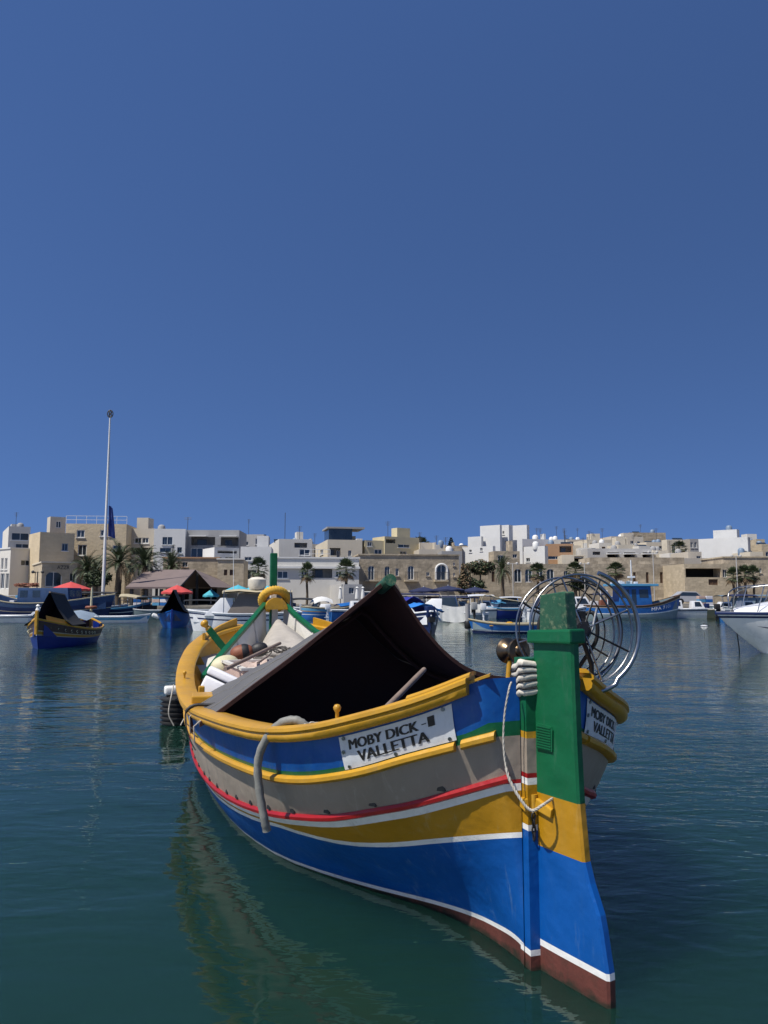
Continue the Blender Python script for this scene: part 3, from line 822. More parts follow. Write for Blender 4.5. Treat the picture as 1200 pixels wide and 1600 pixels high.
# foredeck canvas
mb = MB(); rings = []
rnd = random.Random(4)
ph = [rnd.uniform(0, 6) for _ in range(6)]
for i in range(25):
    f = i / 24
    s = 9.12 - 1.75 * f
    ring = []
    for k in range(31):
        g = k / 30 * 2 - 1
        half = .10 + .62 * f ** .8
        t = g * half - .02
        z = 1.60 - .36 * f ** .85 - (abs(g) ** 2.4) * (.14 + .24 * f)
        z += .022 * f * math.sin(g * 9 + ph[0] + f * 3) + .016 * math.sin(f * 16 + g * 4 + ph[1]) * f + .03 * max(0, f - .6) * math.sin(g * 17 + f * 30)
        ring.append(W((s, t, max(z, 1.0))))
    rings.append(ring)
mb.loft(rings)
tag(mb.build('canvas_cover', CANVAS, smooth=60, base=W((8.2, 0, 1.1)), loc=W((8.2, 0, 1.1))), 'crumpled pale grey canvas heaped on the foredeck between the white washboards', 'canvas')
# folded roll of canvas and a heap of net
mb = MB()
rnd = random.Random(9)
for k in range(5):
    o = k * .055
    mb.tube([W((7.32 - o + .05 * math.sin(j * .9 + k), .62 - j * .12, 1.22 - .025 * k + .03 * math.sin(j * 1.1 + k * 2))) for j in range(12)], .045, 7)
tag(mb.build('canvas_roll', CANVAS, smooth=60, base=W((7.2, 0, 1.0)), loc=W((7.2, 0, 1.0))), 'rolled folds of canvas lying across the boat in front of the heap', 'canvas')
NET = paint('grey_net', (0.11, 0.10, 0.09), .9, .3, 30, .006, 80)
mb = MB()
for k in range(16):
    cx, cy, cz = 6.75 + rnd.uniform(-.16, .16), .36 + rnd.uniform(-.35, .25), 1.16 + rnd.uniform(-.05, .14)
    mb.tube([W((cx + .12 * math.cos(a * (1 + .2 * (k % 3))) + .03 * math.sin(3 * a), cy + .13 * math.sin(a) , cz + .03 * math.sin(2 * a + k))) for a in [j * 2 * math.pi / 14 for j in range(14)]], .010, 5, closed=True)
tag(mb.build('fishing_net', NET, smooth=60, base=W((6.7, .4, .8)), loc=W((6.7, .4, .8))), 'tangled dark grey net heaped behind the orange float', 'net')
def float_(name, c, r, sx, mat, label, cat, cap=None, tilt=0):
    mb = MB()
    M_ = Matrix.Translation(W(c)) @ Matrix.Rotation(tilt, 4, 'Z') @ Matrix.Rotation(R(80), 4, 'Y')
    prof = [(r * math.sin(a) ** .8, -r * sx * math.cos(a)) for a in [k * math.pi / 12 for k in range(1, 12)]]
    mb.lathe(prof, M_, 18)
    o = mb.build(name, mat, smooth=60, base=W(c), loc=W(c))
    tag(o, label, cat)
    if cap:
        mb = MB(); mb.lathe([(r * .5, r * sx * .85), (r * .9, r * sx * .55), (r * 1.03, r * sx * .3), (r * 1.03, r * sx * .05)][::-1], M_, 18)
        q = mb.build('band', cap, o, smooth=60); q.location = -W(c)
    return o
float_('fishing_float', (6.5, .86, 1.25), .115, 1.4, ORANGE, 'rusty orange float with a black band on the pile of gear', 'float', BLACK, R(10))
float_('fishing_float', (6.2, 1.10, 1.10), .155, 1.25, CREAM, 'pale cream round float between the green washboard edge and the pink box', 'float', None, R(40))
float_('fishing_float', (6.48, .64, 1.29), .10, 1.2, BLACK, 'small black float beside the orange one', 'float', None, R(10))
# pink fish box
mb = MB()
x0, x1, y0, y1, z0, z1 = 4.95, 6.15, -.05, .92, .82, 1.10
M_ = Matrix.Translation(W((5.55, .62, .13))) @ Matrix.Rotation(math.atan2(AX.y, AX.x) + R(6), 4, 'Z')
bx = lambda mb, c, s: mb.box(M_ @ Vector(c), s, 0, M_.to_3x3())
bx(mb, (0, 0, .84), (1.15, .92, .04))
for sx in (-1, 1): bx(mb, (sx * .565, 0, .97), (.03, .92, .22))
for sy in (-1, 1): bx(mb, (0, sy * .45, .97), (1.10, .03, .22))
fb = mb.build('fish_box', PINK, base=W((5.5, .45, .8)), loc=W((5.5, .45, .8)))
tag(fb, 'faded pink open fish box with a white rim amidships', 'fish box')
mb = MB()
for sx in (-1, 1): bx(mb, (sx * .57, 0, 1.09), (.06, 1.0, .03))
for sy in (-1, 1): bx(mb, (0, sy * .46, 1.09), (1.08, .06, .03))
q = mb.build('rim', WHITEIN, fb); q.location = -W((5.5, .45, .8))
mb = MB(); rings = []
for i in range(29):
    row = []
    for k in range(25):
        x = -.54 + 1.08 * i / 28; y = -.43 + .86 * k / 24
        e_ = min(1, min(.54 - abs(x), .43 - abs(y)) / .12)
        n_ = noise.noise(Vector((x * 4, y * 4, 1.3))) + .6 * abs(noise.noise(Vector((x * 9, y * 9, 4.1)))) + .35 * abs(noise.noise(Vector((x * 19, y * 14, 7.7))))
        row.append(M_ @ Vector((x, y, 1.02 + e_ * (.05 + .085 * n_))))
    rings.append(row)
mb.loft(rings)
q = mb.build('load', paint('pinkish_net_cloth', (.46, .36, .31), .95, .22, 9, .02, 60, dirt=(.3, .26, .22), dirt_amt=.5), fb, smooth=80); q.location = -W((5.5, .45, .8))
# poles lying across the gear
for a, b, r_, lab in (((4.85, 1.22, 1.20), (6.6, .35, 1.36), .024, 'long grey pole lying across the pink fish box'), ((5.0, .85, 1.245), (5.9, .6, 1.255), .014, 'short dark stick lying on the pink fish box')):
    mb = MB(); mb.tube([W(Vector(a).lerp(Vector(b), k / 5)) for k in range(6)], r_, 8)
    tag(mb.build('pole', WOOD, smooth=50, base=W(a), loc=W(a)), lab, 'pole')
# white cooler box
c0 = Vector((4.72, 1.20, 1.00))
M_ = Matrix.Translation(W(c0)) @ Matrix.Rotation(math.atan2(AX.y, AX.x) + R(62), 4, 'Z') @ Matrix.Rotation(R(-22), 4, 'Y') @ Matrix.Rotation(R(14), 4, 'X')
mb = MB(); mb.box(M_ @ Vector((0, 0, -.05)), (.50, .34, .20), 0, M_.to_3x3())
co = mb.build('cooler_box', FOAM, bevel=.035, seg=3, smooth=40, base=W(c0), loc=W(c0)); tag(co, 'white plastic cooler box tilted beside the lower corner of the canopy', 'cooler')
mb = MB(); mb.box(M_ @ Vector((0, 0, .105)), (.51, .35, .10), 0, M_.to_3x3())
q = mb.build('lid', FOAM, co, bevel=.035, seg=3, smooth=40); q.location = -W(c0)
mb = MB(); mb.box(M_ @ Vector((0, 0, .053)), (.492, .332, .01), 0, M_.to_3x3())
q = mb.build('seam', DARKI, co); q.location = -W(c0)
# brown jar under the cooler
c0 = Vector((4.35, 1.32, .93))
mb = MB(); mb.lathe([(.05, -.12), (.08, -.10), (.09, 0), (.08, .08), (.05, .12)], Matrix.Translation(W(c0)), 14)
tag(mb.build('jar', paint('brown_plastic', (.13, .06, .03), .5), smooth=50, base=W(c0), loc=W(c0)), 'small brown container under the white cooler box', 'container')

# ribbed black mooring float with a white can lashed on top, left of the boat
c0 = Vector((gx(280, 12.3), 12.3, 0))
fl = empty('mooring_float', c0, R(20), 'black ribbed mooring float with a white can on top beside the yellow rail', 'mooring float')
mb = MB(); prof = [(.12, -.25)]
for k in range(9):
    z = -.2 + k * .07
    prof += [(.20, z), (.24, z + .015), (.24, z + .04), (.20, z + .055)]
prof.append((.12, .45)); mb.lathe(prof, None, 20); mb.build('body', BLACK, fl, smooth=35)
mb = MB(); mb.box((-.02, 0, .52), (.33, .22, .13)); mb.build('can', WHITE, fl, bevel=.04, seg=3, smooth=40)
for k in (-1, 1):
    mb = MB(); mb.tube(spline([(.06 * k, -.16, .62), (.10 * k, -.27, .45), (.13 * k, -.27, .2), (.05 * k, -.29, .02)], 16), .011, 6); mb.build('rope', ROPEW, fl, smooth=60)
# ------------------------------------------------------------------ shore: quay, road, hillside
def stone_mat(name, col, bw=.6, bh=.3, mortar=.75, var=.25, dirt=(.09, .075, .055), amt=.5, rough=.9):
    if name in MATS: return MATS[name]
    m, nt, b = newmat(name); N = nt.nodes; Lk = nt.links
    tc = N.new('ShaderNodeTexCoord'); sx = N.new('ShaderNodeSeparateXYZ'); Lk.new(tc.outputs['Object'], sx.inputs[0])
    ad = N.new('ShaderNodeMath'); Lk.new(sx.outputs['X'], ad.inputs[0]); Lk.new(sx.outputs['Y'], ad.inputs[1])
    cb = N.new('ShaderNodeCombineXYZ'); Lk.new(ad.outputs[0], cb.inputs['X']); Lk.new(sx.outputs['Z'], cb.inputs['Y'])
    br = N.new('ShaderNodeTexBrick'); br.inputs['Scale'].default_value = 1; br.inputs['Brick Width'].default_value = bw; br.inputs['Row Height'].default_value = bh
    br.inputs['Mortar Size'].default_value = .02; br.inputs['Bias'].default_value = -.2
    br.inputs['Color1'].default_value = (*[c * (1 - var) for c in col], 1); br.inputs['Color2'].default_value = (*[min(1, c * (1 + var * .6)) for c in col], 1)
    br.inputs['Mortar'].default_value = (*[c * mortar for c in col], 1)
    Lk.new(cb.outputs[0], br.inputs['Vector'])
    n2 = N.new('ShaderNodeTexNoise'); n2.inputs['Scale'].default_value = .55; n2.inputs['Detail'].default_value = 9; n2.inputs['Roughness'].default_value = .72
    Lk.new(tc.outputs['Object'], n2.inputs['Vector'])
    mr = N.new('ShaderNodeMapRange'); mr.inputs['From Min'].default_value = .46; mr.inputs['From Max'].default_value = .66; mr.inputs['To Max'].default_value = amt
    Lk.new(n2.outputs['Fac'], mr.inputs['Value'])
    mx = N.new('ShaderNodeMix'); mx.data_type = 'RGBA'; Lk.new(mr.outputs['Result'], mx.inputs['Factor']); Lk.new(br.outputs['Color'], mx.inputs['A']); mx.inputs['B'].default_value = (*dirt, 1)
    Lk.new(mx.outputs['Result'], b.inputs['Base Color']); b.inputs['Roughness'].default_value = rough
    bp_ = N.new('ShaderNodeBump'); bp_.inputs['Distance'].default_value = .06; bp_.inputs['Strength'].default_value = .7
    n3 = N.new('ShaderNodeTexNoise'); n3.inputs['Scale'].default_value = 3; n3.inputs['Detail'].default_value = 6; Lk.new(tc.outputs['Object'], n3.inputs['Vector'])
    Lk.new(n3.outputs['Fac'], bp_.inputs['Height']); Lk.new(bp_.outputs['Normal'], b.inputs['Normal'])
    MATS[name] = m
    return m

def plaster(name, col, amt=.22):
    return paint(name, col, .85, .05, .5, .02, 6, dirt=tuple(c * .55 for c in col), dirt_amt=amt, streak=1, spec=.2)
P_WHITE = plaster('white_plaster', (.60, .60, .585), .12)
P_OFF = plaster('off_white_plaster', (.60, .58, .53))
P_TAN = plaster('tan_plaster', (.50, .38, .22), .18)
P_BEIGE = plaster('beige_plaster', (.50, .45, .37))
P_CREAM = plaster('cream_plaster', (.58, .52, .41), .2)
P_YEL = plaster('pale_yellow_plaster', (.56, .49, .32), .18)
P_GREY = plaster('grey_plaster', (.30, .30, .30))
P_LGREY = plaster('light_grey_plaster', (.44, .43, .41))
P_BRICK = plaster('terracotta_plaster', (.36, .22, .13))
S_OLD = stone_mat('old_limestone', (.45, .375, .27), .9, .42)
S_NEW = stone_mat('pale_limestone', (.48, .40, .28), .7, .35, .85, .15, (.2, .16, .1), .3)
S_WALL = stone_mat('rampart_limestone', (.45, .38, .28), 1.1, .5, .7, .3, (.10, .08, .055), .6)
S_HOT = stone_mat('hotel_limestone', (.55, .45, .30), .8, .35, .92, .06, (.3, .22, .13), .25)
GLASS = paint('window_glass', (.02, .03, .04), .08, .3, .6, 0, spec=.8)
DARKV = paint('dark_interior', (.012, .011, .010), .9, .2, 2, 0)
FRAMEW = paint('white_joinery', (.66, .66, .64), .5, .05, 3, 0)
FRAMEB = paint('brown_joinery', (.10, .055, .03), .6, .2, 3, 0)
FRAMEBL = paint('blue_grey_joinery', (.16, .22, .30), .5, .1, 3, 0)
ROOFC = paint('roof_screed', (.42, .40, .37), .9, .1, .6, .02, 6)
QUAYC = stone_mat('quay_stone', (.30, .27, .22), 1.2, .5, .7, .2)
ROADM = paint('asphalt', (.055, .053, .05), .9, .15, .8, .01, 20)
IRON = paint('painted_iron', (.05, .05, .05), .5, .2, 4, 0)

QZ = 1.0
mb = MB(); mb.span((-300, 70, -3), (300, 330, QZ))
tag(mb.build('quay', QUAYC), 'stone quay along the far side of the harbour', None, None, 'structure')
mb = MB(); mb.span((-300, 76, QZ + .004), (300, 82, QZ + .008))
tag(mb.build('road', ROADM), 'asphalt road behind the quay', None, None, 'structure')
mb = MB()
hs = []
for j in range(15):
    y = 100 + j * 18
    row = []
    for i in range(41):
        x = -260 + i * 13
        f = max(0, min(1, (y - 104) / 70)); g = max(0, min(1, (x + 40) / 80))
        row.append(Vector((x, y, .6 + f * (2.5 + 5.5 * g) + .5 * math.sin(x * .13) * f)))
    hs.append(row)
mb.loft(hs)
tag(mb.build('hillside', paint('dry_earth', (.26, .21, .14), .95, .2, .2, .05, 2), smooth=60), 'low dry hill the upper town stands on', None, None, 'structure')

# ------------------------------------------------------------------ buildings
def facade(mb, W_, H_, ops, org, ex, ez, en, mi=0):
    """wall sheet with real openings: ops = (x0,z0,x1,z1,depth); reveals go inwards along -en"""
    xs = sorted(set([0, W_] + [q for o in ops for q in (o[0], o[2])])); zs = sorted(set([0, H_] + [q for o in ops for q in (o[1], o[3])]))
    P = lambda x, z, d=0: org + ex * x + ez * z - en * d
    for i in range(len(xs) - 1):
        for j in range(len(zs) - 1):
            cx = (xs[i] + xs[i + 1]) / 2; cz = (zs[j] + zs[j + 1]) / 2
            if any(o[0] < cx < o[2] and o[1] < cz < o[3] for o in ops): continue
            mb.add([P(xs[i], zs[j]), P(xs[i + 1], zs[j]), P(xs[i + 1], zs[j + 1]), P(xs[i], zs[j + 1])], [(0, 1, 2, 3)], mi)
    for x0, z0, x1, z1, d in ops:
        c = [(x0, z0), (x1, z0), (x1, z1), (x0, z1)]
        for k in range(4):
            a, b = c[k], c[(k + 1) % 4]
            mb.add([P(*a), P(*b), P(b[0], b[1], d), P(a[0], a[1], d)], [(0, 1, 2, 3)], mi)

def building(name, label, D, yaw, u0, u1, vtop, mat, ops=(), uL=None, lops=(), depth=7, zb=None, frame=None, parapet=.5, group=None, trim=None, cat='building', roofstuff=0, extra=None):
    extra = (D > 100 and mat not in (P_WHITE,) and cat == 'building') if extra is None else extra
    """u0: photo column of the nearest (left front) corner, u1: right end of the front, uL: left end of the visible left side"""
    th = R(yaw); zb = QZ - .3 if zb is None else zb
    ex = Vector((math.cos(th), math.sin(th), 0)); ey = Vector((-math.sin(th), math.cos(th), 0)); ez = Vector((0, 0, 1))
    C = at(u0, vtop, D); H_ = C.z - zb
    r1 = ray(u1, vtop).x
    W_ = (r1 * C.y - C.x) / (ex.x - r1 * ex.y)
    if uL is not None:
        r = ray(uL, vtop).x; den = math.sin(th) + r * math.cos(th)
        if den > .02: depth = min(26, max(2, (C.x - r * C.y) / den))
    root = empty(name, (C.x, C.y, zb), th, label, cat, group)
    def local(u, v, face):
        d = ray(u, v); o, e = (C, ex) if face == 'f' else (C + ey * depth, -ey)
        k = (d.x * o.y - o.x) / (e.x - d.x * e.y)
        y = o.y + e.y * k
        return k, CAM_H + d.z * y - zb
    X, Y, Z = Vector((1, 0, 0)), Vector((0, 1, 0)), Vector((0, 0, 1))
    mb = MB(); parts = []
    if extra:
        rx = random.Random(int(u0) * 13 + int(vtop)); ops = list(ops)
        du = u1 - u0; m_ = F / D
        for row in range(2):
            for k in range(max(2, int(du / 11))):
                ua = u0 + 3 + rx.uniform(0, 1) * max(1, du - 10); va = vtop + 6 + row * 3.0 * m_ + rx.uniform(0, 2)
                w_ = rx.choice([.7, .9, 1.3]) * m_; h_ = rx.choice([1.0, 1.3, 2.0]) * m_
                q = (ua, va, ua + w_, va + h_, rx.choice(['w', 'w', 's', 'd']))
                if all(q[2] + 3 < o[0] or q[0] - 3 > o[2] or q[3] + 3 < o[1] or q[1] - 3 > o[3] for o in ops): ops.append(q)
    for face, lst in (('f', ops), ('l', lops)):
        Wf = W_ if face == 'f' else depth
        org, e, en = (Vector((0, 0, 0)), X, -Y) if face == 'f' else (Vector((0, depth, 0)), -Y, -X)
        oo = []
        for ua, va, ub, vb, kd in lst:
            x0, z1 = local(ua, va, face); x1, z0 = local(ub, vb, face)
            x0, x1 = sorted((max(.1, min(Wf - .15, x0)), max(.15, min(Wf - .1, x1)))); z0 = max(.05, z0); z1 = min(H_ - .1, z1)
            if x1 - x0 < .2 or z1 - z0 < .2: continue
            dpt = {'l': 1.6, 'o': 2.2}.get(kd, .22)
            oo.append((x0, z0, x1, z1, dpt)); parts.append((x0, z0, x1, z1, dpt, kd, org, e, en))
        facade(mb, Wf, H_, oo, org, e, Z, en)
    # other sides, parapet and roof
    c = [(0, 0), (W_, 0), (W_, depth), (0, depth)]
    mb.add([(W_, 0, 0), (W_, depth, 0), (W_, depth, H_), (W_, 0, H_)], [(0, 1, 2, 3)])
    mb.add([(W_, depth, 0), (0, depth, 0), (0, depth, H_), (W_, depth, H_)], [(0, 1, 2, 3)])
    t = .22; ins = [(t, t), (W_ - t, t), (W_ - t, depth - t), (t, depth - t)]
    for k in range(4):
        k2 = (k + 1) % 4
        mb.add([(*c[k], H_), (*c[k2], H_), (*ins[k2], H_), (*ins[k], H_)], [(0, 1, 2, 3)])
        mb.add([(*ins[k], H_), (*ins[k2], H_), (*ins[k2], H_ - parapet), (*ins[k], H_ - parapet)], [(0, 1, 2, 3)])
    mb.build('wall', mat, root)
    mb = MB(); mb.add([(*q, H_ - parapet) for q in ins], [(0, 1, 2, 3)]); mb.build('roof', ROOFC, root)
    if trim:
        mb = MB(); mb.span((-.12, -.12, H_ - .02), (W_ + .12, .10, H_ + .14)); mb.span((-.12, .104, H_ - .02), (.10, depth + .1, H_ + .14)); mb.build('cornice', trim, root)
    fm = frame or FRAMEW
    for x0, z0, x1, z1, dpt, kd, org, e, en in parts:
        P = lambda x, z, d: org + e * x + Z * z - en * d
        def slab(m_, xa, za, xb, zb_, da, db):
            vs_ = [P(x, z, d) for d in (da, db) for x, z in ((xa, za), (xb, za), (xb, zb_), (xa, zb_))]
            m_.add(vs_, [(0, 1, 2, 3), (7, 6, 5, 4), (0, 4, 5, 1), (1, 5, 6, 2), (2, 6, 7, 3), (3, 7, 4, 0)])
        wx, wz = x1 - x0, z1 - z0
        if kd in ('w', 'd', 's', 'a'):
            f_ = .09 if min(wx, wz) > .7 else .05
            m2 = MB()
            slab(m2, x0, z0, x0 + f_, z1, .08, .2); slab(m2, x1 - f_, z0, x1, z1, .08, .2)
            slab(m2, x0 + f_, z1 - f_, x1 - f_, z1, .08, .2); slab(m2, x0 + f_, z0, x1 - f_, z0 + f_, .08, .2)
            nm = max(1, int(round(wx / 1.0)))
            for k in range(1, nm if nm > 1 else 2): 
                xc = x0 + wx * k / (nm if nm > 1 else 2); slab(m2, xc - f_ * .4, z0 + f_, xc + f_ * .4, z1 - f_, .10, .19)
            wo = m2.build('door' if kd in ('d', 's') else 'window', FRAMEB if kd == 's' else fm, root)
            m2 = MB(); slab(m2, x0 + f_, z0 + f_, x1 - f_, z1 - f_, .14, .17)
            m2.build('pane' if kd in 'wa' else 'panel', GLASS if kd in 'wda' else FRAMEB, wo)
            if kd == 'w':
                m2 = MB(); slab(m2, x0 - .1, z0 - .09, x1 + .1, z0 - .005, -.10, .06); m2.build('sill', trim or FRAMEW, wo)
            if kd == 'a':
                # fan light: stone spandrels round the head, so that the opening ends in an arch
                m2 = MB(); rr = wx / 2
                n_ = 8
                for sg in (-1, 1):
                    pts = [(x0 + rr + sg * rr * math.cos(a), z1 - min(rr, wz * .45) + min(rr, wz * .45) * math.sin(a)) for a in [k * math.pi / 2 / n_ for k in range(n_ + 1)]]
                    cor = (x0 if sg < 0 else x1, z1)
                    for k in range(n_):
                        m2.add([P(pts[k][0], pts[k][1], .01), P(pts[k + 1][0], pts[k + 1][1], .01), P(*cor, .01)], [(0, 1, 2)])
                m2.build('arch_head', mat, wo)
        else:
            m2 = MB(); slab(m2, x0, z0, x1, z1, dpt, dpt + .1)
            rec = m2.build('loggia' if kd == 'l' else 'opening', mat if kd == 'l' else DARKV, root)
            if kd == 'l':
                m2 = MB(); slab(m2, x0 + wx * .15, z0 + .02, x0 + wx * .55, z0 + wz * .82, dpt - .06, dpt - .01); m2.build('door', GLASS, rec)
                m2 = MB()
                slab(m2, x0, z0 + .95, x1, z0 + 1.0, .02, .07)
                for k in range(int(wx / .16)): slab(m2, x0 + k * .16 + .06, z0, x0 + k * .16 + .09, z0 + .948, .03, .06)
                m2.build('railing', IRON, rec)
    rnd = random.Random(hash(label) % 1000 if False else len(label) * 7 + int(u0))
    for k in range(roofstuff):
        x = rnd.uniform(.12, .85) * W_; y = rnd.uniform(.15, .7) * depth
        kd = rnd.choice(['tank', 'room', 'aerial', 'panel', 'aerial', 'tank'])
        m2 = MB()
        if kd == 'tank':
            m2.lathe([(.45, H_ - parapet), (.5, H_ - parapet + .2), (.5, H_ - parapet + 1.0), (.3, H_ - parapet + 1.25), (.1, H_ - parapet + 1.3)], Matrix.Translation((x, y, 0)), 12); m2.build('water_tank', rnd.choice([FRAMEW, P_GREY, FRAMEBL]), root, smooth=40)
        elif kd == 'room':
            w = rnd.uniform(1.2, 2.6); m2.span((x, y, H_ - parapet), (min(W_ - .4, x + w), min(depth - .4, y + 2), H_ + rnd.uniform(.8, 1.8))); m2.build('roof_room', mat, root)
        elif kd == 'aerial':
            h = rnd.uniform(1.5, 3.2); m2.tube([(x, y, H_ - parapet), (x, y, H_ + h)], .035, 5)
            for j in range(4): m2.box((x, y, H_ + h - .1 - j * .18), (.05, .9 - j * .12, .03), 0, Matrix.Rotation(R(40), 3, 'Z'))
            m2.build('aerial', IRON, root)
        else:
            m2.box((x, y, H_ - parapet + .6), (1.6, .9, .06), 0, Matrix.Rotation(R(35), 3, 'X')); m2.box((x, y + .25, H_ - parapet + .3), (1.2, .06, .6)); m2.build('solar_panel', GLASS, root)
    root['H'] = H_; root['W'] = W_; root['D'] = depth
    return root

def roof_rail(root, x0=0, x1=None, mat=None):
    H_, W_ = root['H'], root['W']; x1 = W_ if x1 is None else x1
    mb = MB()
    for z in (.5, 1.0): mb.span((x0, .02, H_ + z), (x1, .07, H_ + z + .05))
    n = max(2, int((x1 - x0) / 1.2))
    for k in range(n + 1): mb.box((x0 + (x1 - x0) * k / n, .045, H_ + .5), (.05, .04, 1.0))
    mb.build('roof_railing', mat or FRAMEW, root)

def balcony(root, x0, x1, z, out=1.1, mat=None):
    mb = MB(); mb.span((x0, -out, z - .16), (x1, -.003, z)); b_ = mb.build('balcony', mat or P_OFF, root)
    mb = MB(); mb.span((x0 + .03, -out + .03, z + .95), (x1 - .03, -out + .08, z + 1.0))
    for k in range(int((x1 - x0) / .18)): mb.box((x0 + .06 + k * .18, -out + .055, z + .475), (.03, .03, .95))
    mb.build('railing', IRON, b_)

B = building
# --- left cluster
B('white_house', 'white modern house with dark glazing at the far left edge of the town', 118, 30, 14, 48, 822, P_OFF, [(18, 832, 45, 845, 'w'), (24, 849, 45, 857, 'd')], 5, roofstuff=3)
B('white_house', 'white house with tall narrow windows at the far left waterfront', 96, 50, 17, 62, 857, P_OFF, [(33, 875, 47, 884, 'w')], 0, [(2, 872, 5, 890, 'w'), (8, 872, 11, 890, 'w'), (1, 896, 6, 920, 'd'), (9, 896, 13, 920, 'd')], trim=P_WHITE)
h2 = B('hotel_block', 'tan stone hotel with white roof railings behind the flagpole', 100, 6, 103, 198, 818, S_HOT, [(120, 828, 132, 840, 'w'), (157, 828, 166, 838, 'w'), (170, 828, 176, 838, 'w'), (122, 851, 135, 868, 'w'), (176, 852, 189, 861, 'w')], 96, trim=None)
roof_rail(h2)
B('hotel_tower', 'plain beige stair tower rising above the hotel roof', 104, 35, 79, 103, 807, P_BEIGE, [], 75, depth=5)
B('hotel_wing', 'tan hotel wing with one blue window beside the stair tower', 94, 38, 63, 117, 831, S_HOT, [(97, 849, 106, 861, 'w')], 46, [], frame=FRAMEBL)
r3 = B('restaurant', 'cream waterfront restaurant with an arched glass front and dark sign', 88, 30, 66, 121, 879, S_NEW, [(71, 893, 96, 917, 'a'), (109, 895, 119, 917, 'd')], 24, [(26, 895, 30, 917, 's'), (33, 895, 45, 917, 'd'), (48, 895, 55, 917, 's')], trim=P_CREAM)
vs_, fs_ = text_mesh('AZZR')
mb = MB(); mb.add([(1.6 + a * 1.35, -.03, r3['H'] - .72 + b * .42) for a, b in vs_], fs_); mb.build('lettering', INK, r3)
B('beige_house', 'beige terraced house with wide windows right of the tan hotel', 104, -4, 197, 241, 826, P_BEIGE, [(210, 840, 221, 849, 'w'), (222, 840, 232, 849, 'w'), (200, 856, 238, 866, 'l')], roofstuff=1)
B('white_house', 'bright white two storey house left of the grey apartments', 102, 8, 241, 290, 826, P_WHITE, [(254, 839, 261, 851, 'w'), (262, 839, 269, 851, 'w'), (250, 856, 267, 863, 'w'), (277, 855, 284, 864, 'w')], roofstuff=1, frame=FRAMEBL)
g6 = B('apartment_block', 'grey apartment block with two glazed verandas and white awnings', 104, 2, 290, 374, 828, P_GREY, [(299, 839, 336, 852, 'l'), (345, 840, 373, 853, 'l'), (298, 856, 317, 872, 'w')], roofstuff=0)
for x0, x1 in ((.10, .42), (.66, .98)):
    mb = MB(); mb.prism([(x0 * g6['W'], g6['H'] - .95), (x1 * g6['W'], g6['H'] - .95), (x1 * g6['W'], g6['H'] - .85), (x0 * g6['W'], g6['H'] - .85)], -1.3, -.003); mb.build('awning', FRAMEW, g6)
B('far_house', 'plain pale house behind the grey apartments', 125, 0, 374, 412, 835, P_LGREY, [(380, 846, 388, 852, 'w')], roofstuff=2)
B('stone_wall_house', 'low brown stone house with a red tiled strip behind the palms', 94, 4, 255, 342, 872, S_OLD, [(262, 878, 270, 886, 'w'), (285, 878, 293, 886, 'w')], trim=P_BRICK)
B('stone_cube_house', 'small square limestone house with two shuttered windows behind turquoise parasols', 88, 6, 340, 381, 874, S_NEW, [(350, 890, 355, 899, 's'), (359, 890, 366, 899, 's')], trim=P_OFF)
B('terrace_house', 'white stepped terrace house above the limestone cube', 97, 30, 335, 374, 855, P_WHITE, [(340, 860, 370, 865, 'l'), (338, 870, 347, 876, 'w'), (352, 870, 364, 876, 'w')], 317)
B('terrace_house', 'white terrace house with two dark window slots left of the green bow post', 96, 6, 376, 424, 854, P_WHITE, [(382, 870, 393, 876, 'w'), (397, 870, 405, 876, 'w'), (384, 890, 401, 906, 'd')], roofstuff=1)
B('roof_house', 'cream house with roof terrace above the white villa', 108, 14, 436, 488, 842, P_OFF, [(428, 850, 436, 858, 'w'), (460, 848, 480, 856, 'l'), (468, 858, 484, 868, 'w')], 421, roofstuff=4)
v10 = B('villa', 'long white villa with a recessed balcony behind the three small palms', 89, 6, 428, 561, 872, P_OFF, [(433, 892, 450, 904, 'w'), (470, 890, 480, 901, 'w'), (488, 886, 519, 903, 'l'), (524, 892, 534, 902, 'w')], trim=P_WHITE)
mb = MB(); mb.span((-.1, -.35, v10['H'] - 1.2), (v10['W'] + .1, -.003, v10['H'] - .95)); mb.build('string_course', P_WHITE, v10)
roof_rail(v10, 3.5, 6.5)
B('kiosk', 'small white flat roofed kiosk on the quay', 80, 12, 537, 566, 913, P_LGREY, [(545, 918, 553, 928, 'd')], 476, depth=6, parapet=.2)
t13 = B('tan_house', 'tall cream house with a dark glazed roof room above the villa', 112, 12, 512, 566, 843, P_CREAM, [(515, 856, 532, 868, 'l'), (526, 860, 531, 872, 'd'), (544, 860, 549, 869, 'w')], 493, [(500, 860, 505, 866, 'w')], roofstuff=1)
mb = MB(); mb.span((.3, 1, t13['H'] - .5), (3.8, 6, t13['H'] + 1.7)); rr_ = mb.build('roof_room', GLASS, t13); mb = MB(); mb.span((0, .5, t13['H'] + 1.7), (5.6, 6.4, t13['H'] + 1.95)); mb.build('slab', P_GREY, rr_)
B('yellow_house', 'pale yellow house with a sunlit side wall above the old stone warehouse', 115, 30, 601, 655, 838, P_YEL, [(603, 842, 618, 849, 'l'), (622, 850, 640, 856, 'w'), (625, 861, 635, 868, 'w')], 582, roofstuff=2)
B('yellow_house', 'lower pale yellow house with one dark window left of its taller twin', 114, 22, 570, 600, 844, P_YEL, [(574, 846, 581, 854, 'w'), (585, 858, 597, 868, 'd')], 563)
B('far_house', 'small pale house behind the stone warehouse roof', 126, 10, 672, 698, 851, P_OFF, [(678, 858, 683, 863, 'w')], 668, roofstuff=2)
B('far_house', 'grey stone house with roof clutter left of the big white building', 124, 6, 698, 722, 853, S_OLD, [(703, 858, 709, 864, 'w')], roofstuff=2)
